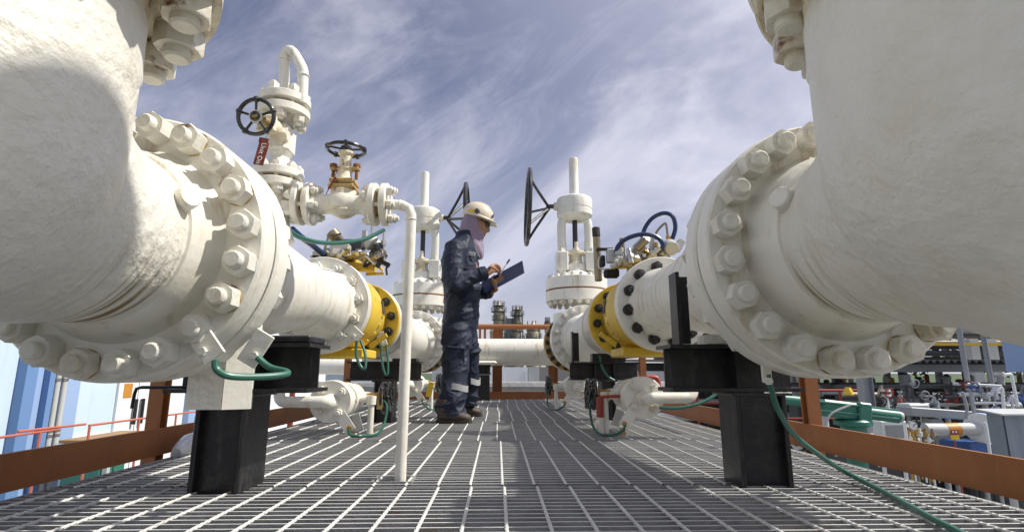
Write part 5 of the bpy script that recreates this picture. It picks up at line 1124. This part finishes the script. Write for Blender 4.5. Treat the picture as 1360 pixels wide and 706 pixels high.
# dark glasses
gl = MB().loft([(hc+RT @ V(.088, -.050, .008), RT @ V(1, 0, 0), .008, RT @ V(0, 0, 1), .018), (hc+RT @ V(.104, -.028, .006), RT @ V(1, 0, 0), .006, RT @ V(0, 0, 1), .022), (hc+RT @ V(.108, 0, .010), RT @ V(1, 0, 0), .006, RT @ V(0, 0, 1), .014), (hc+RT @ V(.104, .028, .006), RT @ V(1, 0, 0), .006, RT @ V(0, 0, 1), .022), (hc+RT @ V(.088, .050, .008), RT @ V(1, 0, 0), .008, RT @ V(0, 0, 1), .018)], 14).tube([hc+RT @ V(.09, -.055, .012), hc+RT @ V(.03, -.078, .018)], .004, 6).build('glasses', 'glass_dark', person)
# chest badge, pockets, reflective tape
q = at(626, 337, 3.955); MB().box(q, (.060, .014, .030), Matrix.Rotation(R(8), 3, 'Y'), .003).build('name_patch', 'reflective', person)
q = at(633, 339, 3.965); MB().box(q, (.018, .012, .026), None, .002).build('green_badge', 'green_machine', person)
q = at(606, 462, 3.885); MB().box(q, (.13, .016, .022), Matrix.Rotation(R(7), 3, 'Y'), .006).box(q+V(0, .004, -.06), (.125, .012, .11), None, .006).build('thigh_pocket', 'cloth', person)
def band(pts, z0u, r, a0, a1, name):
    c = at(*z0u); m = MB(); n = 16; vs = []; fs = []
    for j, (dz, k) in enumerate(((-.022, 1), (-.022, 1.03), (.022, 1.03), (.022, 1))):
        for i in range(n+1):
            a = R(a0+(a1-a0)*i/n); vs.append(c+V(r[0]*k*math.cos(a), r[1]*k*math.sin(a), dz+.010*math.sin(a*3)))
    for j in range(3):
        for i in range(n): fs.append((j*(n+1)+i, j*(n+1)+i+1, (j+1)*(n+1)+i+1, (j+1)*(n+1)+i))
    m.add(vs, fs); return m.build(name, 'reflective', person, sharp=60)
band(None, (603, 514, 3.905), (.106, .102), -95, -20, 'leg_tape')
band(None, (620, 506, 4.315), (.104, .10), -70, 25, 'leg_tape')
band(None, (589, 356, 4.02), (.03, .06), 150, 230, 'back_tape')
# boots
def boot(c, L):
    c = Vector(c); m = MB()
    S = [(-.105, .062, .030, .045), (-.095, .066, .038, .058), (-.05, .070, .042, .066), (0, .066, .043, .062), (.04, .052, .045, .047), (.085, .042, .049, .036), (.125, .038, .045, .031), (.150, .034, .030, .024), (.160, .032, .012, .012)]
    m.loft([(c+V(x*L, 0, z), (0, 1, 0), ry, (0, 0, 1), rz) for x, z, ry, rz in S], 20)
    m.loft([(c+V(-.05, 0, .08), (1, 0, 0), .052, (0, 1, 0), .042), (c+V(-.052, 0, .16), (1, 0, 0), .050, (0, 1, 0), .044)], 18)
    o = m.build('boot', 'boot', person, sharp=60)
    so_ = MB().poly([c+V(x*L, y, .003) for x, y in ((-.112, -.025), (-.09, -.042), (.03, -.045), (.10, -.052), (.15, -.036), (.168, 0), (.15, .036), (.10, .052), (.03, .045), (-.09, .042), (-.112, .025))], (0, 0, .024)).build('sole', 'boot_sole', o)
    MB().tube([c+V(.045*L, -.03, .098), c+V(.05*L, .0, .106), c+V(.045*L, .03, .098)], .004, 6).tube([c+V(.065*L, -.03, .086), c+V(.07*L, .0, .093), c+V(.065*L, .03, .086)], .004, 6).build('laces', 'boot_sole', o)
q = gnd(599, 562.5); boot((q.x-.005, q.y+.03, 0), .88)
q = gnd(621, 553); boot((q.x-.03, q.y+.0, 0), .88)
# clipboard and pen
cbd = thing('clipboard', 'dark blue clipboard with white paper held by the worker', 'clipboard', board_c)
def bp(x, y, z): return board_c+bx*x+by*y+bz*z
MB().box(board_c+bx*.012, (.355, .25, .006), BR, .002).build('board', 'navy_board', cbd)
MB().box(bp(-.01, 0, .005), (.29, .205, .003), BR).build('paper', 'paper', cbd)
MB().box(bp(.145, 0, .010), (.030, .10, .012), BR, .003).build('clip', 'steel', cbd)
pt = pn1+V(.055, .02, -.035)
pen = thing('pen', 'pen with blue clip in the worker\'s writing hand', 'pen', pt)
MB().cyl(pt, pt+V(.050, -.015, .075), .0045, 10).build('barrel', 'paper', pen); MB().cyl(pt+V(.048, -.0145, .072), pt+V(.070, -.021, .105), .0065, 10).build('cap', 'navy_board', pen)
for o in bpy.data.objects:
    if '_b' in o: del o['_b']
